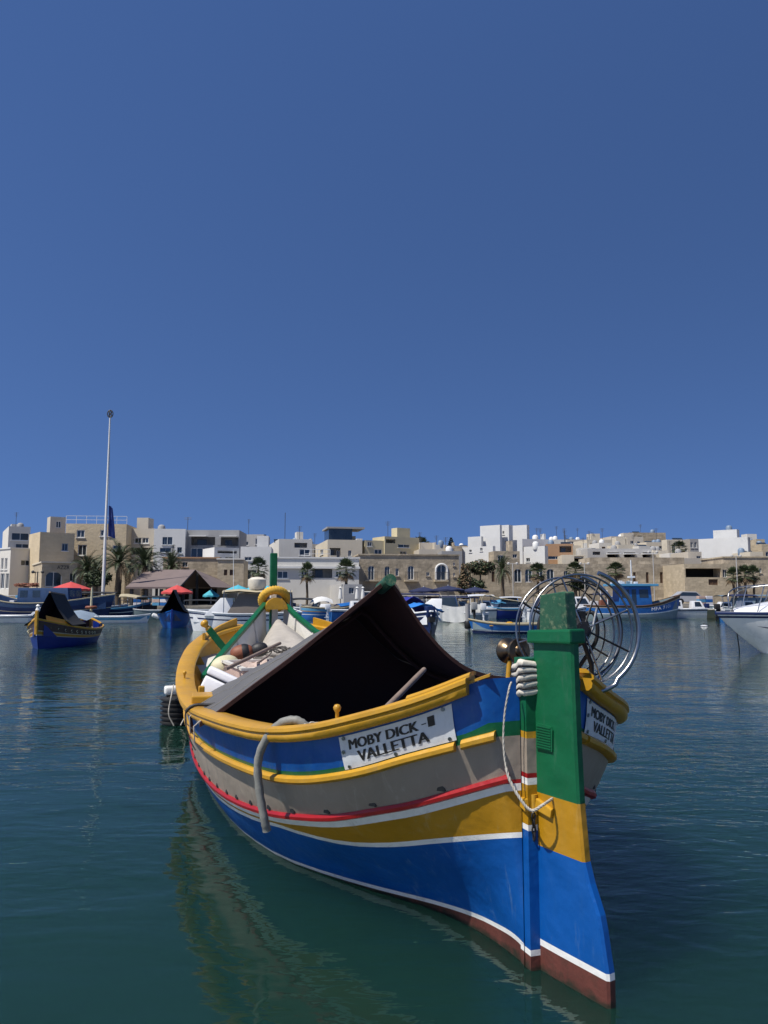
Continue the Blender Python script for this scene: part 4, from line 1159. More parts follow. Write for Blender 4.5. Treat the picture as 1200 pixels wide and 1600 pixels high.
B('far_house', 'distant flat roofed house just left of the tall white building', 160, 5, 712, 734, 853, P_CREAM, [(716, 860, 720, 864, 'w')], roofstuff=2)
w16 = B('stone_warehouse', 'old limestone warehouse with arched doors and small balconies in the middle', 93, 8, 561, 717, 867, S_OLD,
        [(575, 884, 585, 907, 'a'), (601, 885, 609, 906, 'a'), (618, 888, 623, 900, 'w'), (637, 884, 647, 906, 'a'), (666, 894, 671, 900, 'w'), (682, 882, 697, 907, 'a'), (708, 879, 711, 884, 'w'), (708, 895, 711, 901, 'w')], depth=12, trim=S_OLD)
zb_ = w16['H'] - (905 - 867) / 1200 * 93
for u in (580, 605, 642, 689):
    xk = (gx(u, 94) - w16.location.x) / math.cos(R(8)) * 1.0
    balcony(w16, xk - .85, xk + .85, zb_ - .1, .8, S_NEW)
mb = MB()
x0, x1 = [(gx(u, 95.2) - w16.location.x) / math.cos(R(8)) for u in (682, 697)]
n_ = 12; pa = []
for k in range(n_ + 1):
    a = math.pi * k / n_; xc = (x0 + x1) / 2; r_ = (x1 - x0) / 2
    pa.append((xc - (r_ + .12) * math.cos(a), w16['H'] - 1.75 + (r_ + .1) * math.sin(a)))
mb.tube([(pa[0][0], -.03, zb_)] + [(p, -.03, q) for p, q in pa] + [(pa[-1][0], -.03, zb_)], .14, 6); mb.build('arch_surround', FRAMEW, w16)
# --- right: rampart, big white building, hillside houses
B('rampart', 'long old limestone rampart with a row of arches on the right', 104, 2, 737, 1069, 881, S_WALL,
  [(768, 893, 773, 909, 's'), (803, 889, 815, 910, 'a'), (820, 889, 832, 910, 'a'), (838, 889, 849, 910, 'a'), (854, 889, 866, 910, 'a'), (881, 892, 887, 900, 'w'), (989, 894, 994, 911, 's'), (1009, 894, 1014, 911, 's'), (1031, 894, 1036, 911, 's'), (1049, 894, 1054, 911, 's')], depth=10, cat='wall', parapet=.3)
B('rampart', 'higher right hand stretch of the old limestone rampart', 106.5, 1, 922, 1069, 871, S_WALL, [], depth=6, cat='wall', parapet=.2)
B('big_white_building', 'tall plain white building with stepped blocks on the skyline', 130, 52, 781, 784, 820, P_WHITE, [], 750, [(752, 853, 756, 858, 'w'), (766, 857, 773, 862, 'w')])
B('big_white_building', 'lower left step of the tall white building', 131, 52, 752, 755, 838, P_WHITE, [], 731, [])
B('big_white_building', 'middle block of the tall white building with narrow stair windows', 131, 52, 795, 801, 820, P_WHITE, [], 783, [(785, 830, 788, 835, 'w'), (788, 845, 791, 850, 'w')])
B('big_white_building', 'right block of the tall white building on the skyline', 132, 52, 823, 827, 820, P_WHITE, [], 799, [(806, 850, 816, 856, 'w')])
B('white_annex', 'lower white annex below the tall white building', 121, 48, 770, 774, 853, P_WHITE, [], 716, [(733, 859, 737, 863, 'w'), (750, 856, 754, 861, 'w')])
B('stone_house', 'small rough stone house between the white buildings', 118, 6, 772, 812, 861, S_OLD, [(801, 866, 808, 872, 'd')], depth=6, roofstuff=1)
B('white_house', 'white house with roof pergola above the rampart arches', 120, 50, 851, 856, 853, P_WHITE, [], 818, [(822, 872, 828, 878, 'w')], roofstuff=1)
B('white_house', 'upper storey of a white house with a long dark balcony', 128, 16, 816, 858, 842, P_WHITE, [(816, 854, 834, 862, 'l')], 811, roofstuff=3)
B('terracotta_house', 'terracotta and tan house with shaded balconies above the rampart', 124, -10, 853, 895, 850, P_BRICK, [(874, 853, 893, 863, 'l'), (856, 869, 880, 874, 'd')], roofstuff=3)
B('far_house', 'brown house with a low red wall beside the terracotta house', 118, -6, 878, 915, 867, P_CREAM, [(897, 869, 912, 878, 'o')], roofstuff=0)
B('hill_house', 'cream hill house with a boxy upper floor', 150, 8, 918, 955, 843, P_CREAM, [(922, 849, 927, 853, 'w'), (940, 849, 945, 853, 'w')], roofstuff=3)
hh = B('hill_house', 'long pale house with four dark blue awnings above the rampart', 128, 2, 918, 1020, 857, P_LGREY, [(926, 862, 938, 867, 'l'), (949, 863, 968, 872, 'o'), (975, 863, 993, 872, 'o'), (1004, 863, 1018, 872, 'o')], roofstuff=2)
NAVY = paint('navy_canvas', (.012, .018, .06), .8, .15, 3, .01, 20)
for k in (.30, .56, .84):
    mb = MB(); x = hh['W'] * k; mb.prism([(-.2, hh['H'] - 1.0), (1.9, hh['H'] - 1.0), (1.9, hh['H'] - .85), (-.2, hh['H'] - .85)], -1.4, -.003, 0, Matrix.Translation((x, 0, 0))); mb.build('awning', NAVY if k > 1 else FRAMEW, hh)
B('far_house', 'distant house cluster on the skyline right of the tall white building', 175, 4, 886, 925, 843, P_BEIGE, [(890, 846, 896, 850, 'w'), (905, 846, 911, 850, 'w')], roofstuff=5)
B('far_house', 'distant tan house with a barrel shaped roof room', 165, 6, 955, 1005, 838, P_BEIGE, [(962, 845, 968, 850, 'w'), (985, 845, 990, 850, 'w')], roofstuff=4)
B('far_house', 'long unfinished stone house on the highest part of the skyline', 170, 4, 984, 1040, 832, S_OLD, [(986, 837, 992, 839, 'o'), (996, 837, 1003, 839, 'o'), (1020, 846, 1030, 852, 'l')], roofstuff=3)
B('far_house', 'distant pale house left of the palm on the skyline', 160, 8, 1010, 1052, 847, P_CREAM, [(1015, 853, 1020, 858, 'w'), (1030, 853, 1036, 858, 'w')], roofstuff=5)
B('cream_house', 'cream house with a small palm in front on the right', 140, 8, 1042, 1078, 843, P_CREAM, [(1064, 846, 1068, 850, 'w'), (1070, 857, 1074, 861, 'w')], 1040, roofstuff=2)
B('far_house', 'grey shuttered house beside the large blank white wall', 150, 6, 1076, 1094, 842, P_GREY, [(1079, 847, 1083, 856, 'w'), (1085, 847, 1089, 856, 'w')])
B('cube_house', 'low tan house with small square windows right of the rampart', 112, 3, 1068, 1108, 872, P_BEIGE, [(1074, 876, 1076, 879, 'w'), (1078, 876, 1080, 879, 'w'), (1082, 876, 1084, 879, 'w'), (1096, 876, 1100, 879, 'w')], depth=6)
B('cube_house', 'stepped tan house under the large blank white wall', 118, 3, 1075, 1096, 862, P_BEIGE, [], depth=6)
B('white_block', 'large windowless white gable wall on the right skyline', 122, 50, 1168, 1172, 839, P_WHITE, [], 1091)
B('white_block', 'white penthouse box on top of the blank white wall', 124, 50, 1151, 1155, 827, P_WHITE, [], 1114, roofstuff=1)
B('far_house', 'white and green houses at the right edge of the skyline', 135, 4, 1170, 1194, 848, P_OFF, [(1173, 856, 1178, 861, 'w'), (1180, 848, 1190, 858, 'd')], roofstuff=2)
B('far_house', 'stone house with a white roof room at the right edge', 125, 4, 1190, 1235, 850, S_NEW, [(1196, 862, 1206, 870, 'w')], roofstuff=3)
B('stone_restaurant', 'limestone restaurant with a long dark glazed terrace on the right', 98, 2, 1069, 1148, 881, S_NEW, [(1071, 888, 1127, 902, 'o'), (1129, 890, 1136, 902, 'd'), (1107, 905, 1122, 914, 's')], depth=8)
B('stone_wall_house', 'old stone building at the right edge behind the small palms', 100, -3, 1130, 1235, 871, S_OLD, [(1163, 885, 1168, 892, 'w'), (1186, 888, 1190, 895, 'w')], depth=8, trim=S_NEW)
# second row of small houses packed behind the first
for u0, u1, vt, D, yw, mt, lab in (
    (405, 428, 850, 128, 12, P_LGREY, 'small grey house peeping out between the terrace house and the cream roof house'),
    (486, 500, 850, 130, 20, P_CREAM, 'narrow cream house left of the tall cream house'),
    (540, 574, 852, 126, 10, P_OFF, 'low pale house right behind the dark glazed roof room'),
    (636, 668, 854, 122, 8, P_OFF, 'low pale house right of the yellow houses'),
    (655, 690, 858, 112, 6, P_BEIGE, 'beige flat roof just above the warehouse parapet'),
    (690, 722, 861, 108, 4, P_GREY, 'grey lean-to house at the right end of the warehouse roof'),
    (826, 850, 846, 150, 8, P_BEIGE, 'beige house right of the tall white building'),
    (862, 884, 843, 155, 5, P_OFF, 'pale house above the terracotta house'),
    (884, 908, 852, 135, 9, P_CREAM, 'cream cube house right of the terracotta house'),
    (905, 924, 856, 132, -4, P_OFF, 'small white cube above the low red wall'),
    (936, 962, 848, 145, 7, P_OFF, 'pale cube on the hill above the awning house'),
    (966, 992, 851, 140, 5, P_CREAM, 'cream cube in the middle of the hill houses'),
    (998, 1016, 853, 138, 9, P_OFF, 'narrow pale house left of the distant pale house'),
    (1020, 1044, 860, 128, 3, P_CREAM, 'low cream house above the right end of the rampart'),
    (1046, 1072, 864, 124, 3, P_OFF, 'low white house under the round palm'),
    (1172, 1192, 862, 118, 3, P_CREAM, 'cream house under the white and green houses at right')):
    B('far_house', lab, D, yw, u0, u1, vt, mt, [], None, roofstuff=3, extra=True, group='small houses packed on the hill')
# rock-rooted ivy mass beside the warehouse
def leafmass(name, label, c, sx, sy, sz, n, mats, cat, size=.22, seed=1, parent=None):
    rnd = random.Random(seed); mb = MB()
    for k in range(n):
        while True:
            p = Vector((rnd.uniform(-1, 1), rnd.uniform(-1, 1), rnd.uniform(-1, 1)))
            if p.length < 1 and rnd.random() < .25 + p.length: break
        lump = 1 + .22 * math.sin(p.x * 5 + seed) * math.cos(p.z * 4 + seed)
        q = Vector((p.x * sx * lump, p.y * sy * lump, p.z * sz * lump))
        a = Vector((rnd.gauss(0, 1), rnd.gauss(0, 1), rnd.gauss(0, 1))).normalized(); b = a.orthogonal().normalized(); s = size * rnd.uniform(.5, 1.2)
        mb.add([q - a * s, q + b * s * .5, q + a * s, q - b * s * .5], [(0, 1, 2, 3)], rnd.randrange(len(mats)))
    return mb.build(name, mats, parent)
LEAF1 = paint('palm_leaf', (.040, .060, .020), .6, .3, 2, 0); LEAF2 = paint('dark_leaf', (.028, .045, .016), .6, .3, 2, 0); LEAF3 = paint('dry_leaf', (.16, .11, .06), .8, .3, 2, 0)
BARK = paint('palm_bark', (.10, .075, .05), .9, .3, 4, .03, 12)
c = at(727, 900, 94); iv = empty('creeper', (c.x, c.y, 1), 0, 'mass of dry brown creeper hanging on the wall beside the stone warehouse', 'creeper')
o = leafmass('foliage', '', None, .85, .6, 2.4, 2600, [LEAF3, LEAF3, LEAF2], '', .2, 3, iv); o.location = (0, 0, 2.2)
mb = MB(); mb.tube([(0, 0, -.1), (.1, 0, 2), (0, 0, 4)], .12, 6); mb.build('stem', BARK, iv)
c = at(748, 890, 101); iv = empty('creeper', (c.x, c.y, 1), 0, 'dry bushes spilling over the rampart below the white annex', 'creeper')
o = leafmass('foliage', '', None, 2.0, .7, 1.0, 1800, [LEAF3, LEAF2, LEAF1], '', .2, 5, iv); o.location = (.3, .4, 4.6)
mb = MB(); mb.tube([(0, 0, -.1), (.2, .2, 2.4), (.3, .4, 4.2)], .1, 6); mb.build('stem', BARK, iv)
for u, v, D, sx, sz, lab in ((741, 914, 98, 1.6, .8, 'green bush at the foot of the rampart below the creeper'), (905, 912, 100, 1.5, .9, 'dark green bush at the foot of the rampart'), (152, 905, 80, 1.5, .8, 'dark hedge between the palms by the flagpole')):
    c = at(u, v, D); iv = empty('bush', (c.x, c.y, QZ), 0, lab, 'bush')
    o = leafmass('foliage', '', None, sx, .8, sz, 900, [LEAF1, LEAF2], '', .2, int(u), iv); o.location = (0, 0, max(.7, c.z - QZ))
    mb = MB(); mb.tube([(0, 0, -.05), (0, 0, max(.7, c.z - QZ))], .08, 6); mb.build('stem', BARK, iv)

# ------------------------------------------------------------------ palms
def palm_proto(kind):
    root = empty('palm_tree', (0, 0, 0)); rnd = random.Random(11 if kind == 'date' else 12)
    h = 3.0 if kind == 'date' else 2.6; r0 = .30 if kind == 'date' else .14
    mb = MB(); n = 12
    pts = [Vector((.05 * math.sin(k * .5), 0, h * k / n)) for k in range(n + 1)]
    mb.tube(pts, [r0 * (1.15 - .25 * k / n) * (1 + .08 * (k % 2)) for k in range(n + 1)], 10); mb.build('trunk', BARK, root, smooth=60)
    mb = MB()
    if kind == 'date':
        nf = 46; Lf = 2.5
        for k in range(nf):
            az = k * 2.39996 + rnd.uniform(-.15, .15); el = R(84 - 96 * (k / nf) ** .85) + rnd.uniform(-.12, .12); L_ = Lf * rnd.uniform(.8, 1.1)
            d = Vector((math.cos(az), math.sin(az), 0)); side = Vector((-math.sin(az), math.cos(az), 0))
            prev = Vector((0, 0, h)); seg = 10; e = el; mi = 2 if k > nf * .9 else rnd.choice([0, 0, 1])
            for j in range(seg):
                e -= .035 + .022 * j
                q = prev + (d * math.cos(e) + Vector((0, 0, math.sin(e)))) * (L_ / seg)
                t = (q - prev).normalized(); up = side.cross(t)
                if up.z < 0: up = -up
                mb.add([prev - side * .018, q - side * .015, q + side * .015, prev + side * .018], [(0, 1, 2, 3)], mi)
                w = L_ * .17 * math.sin(math.pi * min(.95, (j + 1.0) / (seg + .5))) + .03
                for sg in (-1, 1):
                    for m_ in range(2):
                        a = prev.lerp(q, .05 + .5 * m_); tip = a + side * sg * w + t * w * .8 + up * w * .35
                        mb.add([a, a + t * .10, tip], [(0, 1, 2)], mi)
                prev = q
    else:
        nf = 44
        for k in range(nf):
            az = k * 2.39996 + rnd.uniform(-.2, .2); el = R(85 - 130 * (k / nf)) + rnd.uniform(-.1, .1); L_ = .62 * rnd.uniform(.85, 1.15)
            d = Vector((math.cos(az), math.sin(az), 0)) * math.cos(el) + Vector((0, 0, math.sin(el))); side = Vector((-math.sin(az), math.cos(az), 0)); up = side.cross(d)
            o = Vector((0, 0, h)); p = o + d * L_; mi = 2 if k > nf * .82 else rnd.choice([0, 0, 1])
            mb.add([o - side * .012, p - side * .012, p + side * .012, o + side * .012], [(0, 1, 2, 3)], mi)
            for j in range(9):
                a = R(-78 + 19.5 * j); t = d * math.cos(a) + side * math.sin(a); n2 = t.cross(up).normalized()
                tip = p + t * .62 * rnd.uniform(.85, 1.1) - Vector((0, 0, .14)); m = p + t * .3
                mb.add([p, m + n2 * .05, tip, m - n2 * .05], [(0, 1, 2, 3)], mi)
    mb.build('crown', [LEAF1, LEAF2, LEAF3], root)
    return root
protos = {'date': palm_proto('date'), 'fan': palm_proto('fan')}; used_p = {}
def palm(kind, u, v_crown, D, sc, rz, label, group):
    o = protos[kind] if kind not in used_p else copy_tree(protos[kind])
    used_p[kind] = 1
    c = at(u, v_crown, D); h = (3.0 if kind == 'date' else 2.6)
    z0 = QZ if D < 100 else max(QZ, c.z - h * sc * 1.0)
    o.location = (c.x, D, z0); o.rotation_euler = (0, 0, rz)
    s = max(sc, (c.z - z0) / h); o.location.z = c.z - h * s; o.scale = (sc, sc, s)
    tag(o, label, 'palm tree', group)
for i, (u, v, D, sc, lab) in enumerate([(136, 893, 84, .85, 'palm just left of the flagpole foot'), (150, 897, 88, .8, 'short palm right behind the flagpole'), (186, 882, 80, 1.0, 'tallest bushy date palm right of the flagpole'), (226, 884, 84, 1.0, 'bushy date palm above the left end of the brown shelter roof'), (268, 888, 90, .75, 'palm whose leaves show over the middle of the brown shelter roof'), (785, 893, 96, .62, 'dark bushy palm left of the rampart arches')]):
    palm('date', u, v, D, sc, i * 1.3, lab, 'date palms along the waterfront')
for i, (u, v, D, sc, lab) in enumerate([(404, 890, 82, 1.0, 'small palm left of the green bow post'), (480, 896, 83, .85, 'small palm in front of the villa balcony'), (541, 892, 81, 1.05, 'largest small palm at the right end of the villa'), (840, 896, 98, 1.2, 'fan palm between the rampart arches'), (899, 893, 100, 1.3, 'fan palm behind the wheel, left of two'), (962, 893, 100, 1.25, 'fan palm under the higher rampart'), (1061, 857, 136, 1.4, 'round palm in front of the cream house on the skyline'), (1146, 901, 94, 1.0, 'fan palm before the right stone building, leftmost of three'), (1164, 899, 94, 1.05, 'fan palm before the right stone building, middle of three'), (1177, 899, 95, .9, 'fan palm before the right stone building, rightmost of three'), (657, 853, 128, 1.6, 'palm on the skyline behind the yellow house')]):
    palm('fan', u, v, D, sc, i * .9, lab, 'fan palms along the waterfront')
# araucaria on the skyline
c = at(705, 866, 130); tr = empty('conifer_tree', (c.x, c.y, c.z - 3), 0, 'dark tiered pine rising over the roofs left of the tall white building', 'conifer tree')
mb = MB(); mb.tube([(0, 0, 0), (0, 0, 5.8)], [.15, .03], 6); mb.build('trunk', BARK, tr)
mb = MB(); rnd = random.Random(8)
for k in range(11):
    z = 2.4 + k * .32; r_ = 1.5 * (1 - k / 12)
    for j in range(9):
        a = j * .7 + k; e = Vector((math.cos(a) * r_, math.sin(a) * r_, z + .15)); s_ = Vector((-math.sin(a), math.cos(a), 0)) * .16
        mb.add([(0, 0, z), e * .6 + Vector((0, 0, z * .4)) + s_ + Vector((0, 0, .06)), e, e * .6 + Vector((0, 0, z * .4)) - s_], [(0, 1, 2, 3)])
        mb.add([(0, 0, z), e * .6 + Vector((0, 0, z * .4)) + Vector((0, 0, .22)), e, e * .6 + Vector((0, 0, z * .4)) - Vector((0, 0, .16))], [(0, 1, 2, 3)])
mb.build('crown', LEAF2, tr)

# ------------------------------------------------------------------ flagpole, lamps, masts
b0 = at(161, 925, 76); t0 = at(172, 652, 76)
fp = empty('flagpole', (b0.x, 76, QZ), 0, 'tall white flagpole with a limp blue flag in front of the tan hotel', 'flagpole')
mb = MB(); mb.tube([(0, 0, 0), (t0.x - b0.x, 0, t0.z - QZ)], [.17, .07], 10); mb.build('pole', FRAMEW, fp, smooth=60)
mb = MB(); zt = t0.z - QZ; xt = t0.x - b0.x
for a in (0, math.pi / 2): mb.tube([(xt + .28 * math.cos(t) * math.cos(a), .28 * math.cos(t) * math.sin(a), zt + .35 + .38 * math.sin(t)) for t in [k * math.pi / 8 for k in range(16)]], .05, 6, closed=True)
mb.tube([(xt - .2, 0, zt + .1), (xt + .2, 0, zt + .6)], .05, 6); mb.tube([(xt + .2, 0, zt + .1), (xt - .2, 0, zt + .6)], .05, 6); mb.build('finial', IRON, fp)
mb = MB(); fz0 = at(172, 838, 76).z - QZ; fz1 = at(172, 790, 76).z - QZ
rings = []
for i in range(15):
    f = i / 14; z = fz1 + (fz0 - fz1) * f; x = xt * z / zt + .22
    rings.append([Vector((x + g * (.35 + .38 * f) + .03 * math.sin(g * 14), .14 * math.sin(g * 13 + 2 * f), z - .25 * g * g)) for g in [k / 12 for k in range(13)]])
mb.loft(rings); mb.build('flag', paint('blue_flag', (.05, .08, .26), .8, .2, 2, 0), fp, smooth=60)
mb = MB(); mb.tube([(xt * .98, 0, zt * .96), (xt * fz1 / zt + .3, 0, fz1), (.1, 0, 1.2)], .012, 4); mb.build('halyard', IRON, fp)
def thin_mast(name, u, v0, v1, D, r, label, cat, arms=()):
    b0 = at(u, v0, D); o = empty(name, (b0.x, D, b0.z), 0, label, cat); h = at(u, v1, D).z - b0.z
    mb = MB(); mb.tube([(0, 0, 0), (0, 0, h)], r, 6); mb.build('pole', IRON, o)
    for k in arms:
        mb = MB(); mb.tube([(-.5, 0, h - k), (.5, 0, h - k)], r * .7, 5); mb.build('arm', IRON, o)
thin_mast('radio_mast', 445, 850, 801, 125, .05, 'thin radio mast rising behind the white villa', 'mast')
thin_mast('radio_mast', 293, 834, 808, 112, .04, 'short aerial mast on the grey apartment roof', 'mast', (.1, .3))
for i, (u, v1, D, lab) in enumerate([(801, 880, 92, 'slim street lamp in front of the rampart arches'), (1020, 862, 95, 'slim street lamp behind the blue fishing boat cabin'), (1150, 868, 93, 'slim street lamp by the right stone building'), (59, 893, 80, 'dark twin street lamp before the restaurant'), (913, 880, 95, 'slim street lamp behind the net hauler wheel')]):
    b0 = at(u, v1, D); o = empty('street_lamp', (b0.x, D, QZ), 0, lab, 'street lamp', 'street lamps on the quay')
    mb = MB(); mb.tube([(0, 0, 0), (0, 0, b0.z - QZ)], .055, 6); mb.build('pole', IRON if u < 100 else P_LGREY, o)
    for sg in (-1, 1):
        mb = MB(); mb.tube([(0, 0, b0.z - QZ - .1), (sg * .45, 0, b0.z - QZ)], .03, 5); mb.lathe([(.05, 0), (.16, .05), (.18, .2), (.05, .32)], Matrix.Translation((sg * .5, 0, b0.z - QZ - .2)), 8); mb.build('lantern', IRON if u < 100 else P_LGREY, o)

# ------------------------------------------------------------------ shelter, parasols, quay clutter
SHR = paint('brown_shelter_roof', (.17, .13, .12), .85, .1, 1, .02, 8)
a0 = at(198, 918, 76); sh = empty('shelter', (a0.x, 76, QZ), 0, 'open market shelter with a big sloping brown roof', 'shelter')
x1 = gx(300, 76) - a0.x; zE = at(198, 917, 76).z - QZ; zR_ = at(300, 890, 84).z - QZ
xr0 = gx(228, 84) - a0.x; xr1 = gx(304, 84) - a0.x
mb = MB(); mb.add([(0, -.3, zE), (x1 - 1.2, -.3, zE), (xr1, 8, zR_), (xr0, 8, zR_), (0, -.3, zE - .18), (x1 - 1.2, -.3, zE - .18), (xr1, 8, zR_ - .2), (xr0, 8, zR_ - .2)], [(0, 1, 2, 3), (4, 7, 6, 5), (0, 4, 5, 1), (1, 5, 6, 2), (2, 6, 7, 3), (3, 7, 4, 0)])
mb.add([(x1 + 1.9, -.3, zE), (x1 + 1.9, 16, zE), (xr1, 8, zR_)], [(0, 1, 2)]); mb.build('roof', SHR, sh)
mb = MB(); mb.add([(xr0, 8.05, zR_), (xr1, 8.05, zR_), (x1 + 2, 16, zE), (0, 16, zE)], [(0, 1, 2, 3)]); mb.build('back_slope', SHR, sh)
for k in range(5):
    mb = MB(); mb.box((.4 + k * (x1 - .6) / 4, .3, zE / 2 - .1), (.28, .28, zE - .2)); mb.build('post', IRON, sh)
for k in range(4):
    mb = MB(); mb.box((.6 + k * (x1 - .6) / 4, 8, zR_ / 2 - .2), (.25, .25, zR_ - .4)); mb.build('post', IRON, sh)
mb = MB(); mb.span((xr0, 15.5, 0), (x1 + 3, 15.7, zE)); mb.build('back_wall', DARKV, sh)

PR = paint('red_parasol_cloth', (.50, .06, .055), .8, .1, 2, .01, 10); PT = paint('turquoise_parasol_cloth', (.06, .36, .46), .8, .1, 2, .01, 10); PWH = paint('white_parasol_cloth', (.6, .6, .58), .8, .1, 2, .01, 10); PNV = NAVY
def parasol(u, v_top, v_edge, half_px, D, mat, label, group, base=QZ):
    t = at(u, v_top, D); e = at(u, v_edge, D); r_ = half_px / F * D
    o = empty('parasol', (t.x, D, base), random.uniform(0, 1), label, 'parasol', group)
    mb = MB(); mb.tube([(0, 0, 0), (0, 0, t.z - base + .08)], .04, 8); mb.build('pole', FRAMEW, o)
    mb = MB(); n = 8
    H_ = t.z - base; h = max(.3, t.z - e.z)
    rings = [[Vector((0, 0, H_)) + Vector((math.cos(a), math.sin(a), 0)) * .02 for a in [2 * math.pi * k / 32 for k in range(32)]]]
    for f in (.35, .7, 1.0):
        rings.append([Vector((math.cos(a) * r_ * f * (1 - .05 * (1 - abs(math.cos(4 * a)))), math.sin(a) * r_ * f * (1 - .05 * (1 - abs(math.cos(4 * a)))), H_ - h * f ** 1.1 - .05 * f * (1 - abs(math.cos(4 * a))))) for a in [2 * math.pi * k / 32 for k in range(32)]])
    rings.append([p - Vector((0, 0, .16)) for p in rings[-1]])
    mb.loft(rings, closed=True); mb.build('canopy', mat, o, smooth=25)
    for k in range(8):
        a = 2 * math.pi * k / 8; mb = MB(); mb.tube([(0, 0, H_ - .05), (math.cos(a) * r_ * .97, math.sin(a) * r_ * .97, H_ - h - .03)], .015, 4); mb.build('rib', FRAMEW, o)
    mb = MB(); mb.lathe([(.35, 0), (.35, .1), (.1, .14)], None, 10); mb.build('foot', IRON, o)
parasol(111, 909, 920, 30, 73, PR, 'large red parasol on the quay below the tan hotel', 'red parasols')
parasol(277, 914, 925, 24, 72.5, PR, 'red parasol before the brown shelter, above the blue tented boat', 'red parasols')
for u, vt, hp, D, lab in ((330, 921, 13, 80, 'leftmost turquoise parasol, half hidden by the shelter'), (372, 914, 22, 74, 'turquoise parasol over the roof of the white cabin boat'), (398, 914, 20, 75, 'turquoise parasol just left of the rope ring'), (418, 915, 18, 78, 'turquoise parasol behind the rope ring'), (440, 921, 14, 74, 'rightmost turquoise parasol, right of the bow post')):
    parasol(u, vt, vt + 9, hp, D, PT, lab, 'turquoise parasols')
for u, vt, hp, D, lab in ((700, 915, 26, 73, 'navy parasol before the warehouse, left of two'), (742, 917, 22, 74, 'navy parasol before the rampart bushes'), (662, 917, 24, 73.5, 'navy parasol beside the white dome')):
    parasol(u, vt, vt + 6, hp, D, PNV, lab, 'navy parasols')
for u, lab in ((532, 'left'), (558, 'middle'), (567, 'right')):
    b0 = at(u, 917, 76); o = empty('closed_parasol', (b0.x, 76, QZ), 0, 'folded white parasol by the kiosk, the %s one of three' % lab, 'parasol', 'folded white parasols')
    H_ = b0.z - QZ
    mb = MB(); mb.lathe([(.05, H_ * .35), (.22, H_ * .36), (.16, H_ * .7), (.08, H_ * .93), (.17, H_ * .95), (.03, H_ * 1.02)], None, 9); mb.build('canopy', PWH, o, smooth=30)
    mb = MB(); mb.tube([(0, 0, 0), (0, 0, H_ * .5)], .04, 6); mb.build('pole', IRON, o)
# parked cars
def car(u, D, mat, rz, label):
    b0 = at(u, 935, D); o = empty('parked_car', (b0.x, D, QZ), rz, label, 'car', 'cars parked on the quay')
    mb = MB(); prof = [(-2.0, .25), (2.0, .25), (2.05, .6), (1.9, .82), (1.0, .9), (.5, 1.38), (-1.1, 1.42), (-1.7, .95), (-2.0, .85)]
    mb.prism(prof, -.82, .82); mb.build('body', mat, o, bevel=.06)
    for sg in (-1, 1):
        mb = MB(); mb.add([(.85, sg * .835, .92), (.45, sg * .83, 1.3), (-1.0, sg * .83, 1.34), (-1.5, sg * .835, .95)], [(0, 1, 2, 3)]); mb.build('window', GLASS, o)
        for x in (-1.25, 1.3):
            mb = MB(); mb.lathe([(.12, -.1), (.32, -.1), (.33, .1), (.12, .1)], Matrix.Translation((x, sg * .76, .32)) @ Matrix.Rotation(R(90), 4, 'X'), 14); mb.build('wheel', BLACK, o, smooth=40)
    mb = MB(); mb.add([(1.02, -.7, .95), (1.02, .7, .95), (.56, .6, 1.36), (.56, -.6, 1.36)], [(0, 1, 2, 3)]); mb.build('windscreen', GLASS, o)
car(580, 84, FRAMEW, R(8), 'white car parked beside the folded parasols')
car(1078, 86, paint('silver_car_paint', (.35, .36, .38), .3, .05, 2, 0), R(-4), 'silver car parked behind the dark bow of the blue fishing boat')
# ------------------------------------------------------------------ the other boats
G_WHITE = paint('white_gelcoat', (.70, .71, .72), .25, .05, 2, 0, dirt=(.45, .44, .40), dirt_amt=.2, coat=.3)
G_NAVY = paint('navy_gelcoat', (.008, .018, .075), .3, .15, 2, 0)
G_BLUE = paint('mid_blue_boat_paint', (.012, .11, .36), .4, .15, 2, 0, dirt=(.06, .2, .4), dirt_amt=.3)
G_DNAVY = paint('faded_navy_boat_paint', (.010, .040, .115), .5, .2, 2, 0, dirt=(.05, .09, .15), dirt_amt=.3)
G_DBLUE = paint('royal_blue_boat_paint', (.004, .020, .17), .35, .15, 2, 0)
G_LBLUE = paint('light_blue_boat_paint', (.08, .27, .45), .4, .1, 2, 0)
G_GREYB = paint('grey_blue_boat_paint', (.17, .23, .26), .4, .12, 2, 0, dirt=(.1, .1, .1), dirt_amt=.3)
G_OLIVE = paint('olive_cream_gelcoat', (.30, .28, .17), .4, .12, 2, 0)
G_BLACK = paint('black_canvas', (.010, .011, .013), .8, .2, 3, .01, 20)
G_TAUPE = paint('taupe_canvas', (.17, .145, .125), .85, .1, 2, .01, 14)
G_TANC = paint('tan_canvas', (.38, .33, .22), .85, .1, 2, .01, 14)
G_ROYC = paint('royal_blue_canvas', (.012, .018, .22), .8, .15, 3, .01, 14)
G_SKYC = paint('bright_blue_canvas', (.015, .17, .55), .75, .1, 3, .01, 14)
G_STRIPE = paint('brown_ornament_paint', (.05, .03, .022), .5, .3, 8, 0)

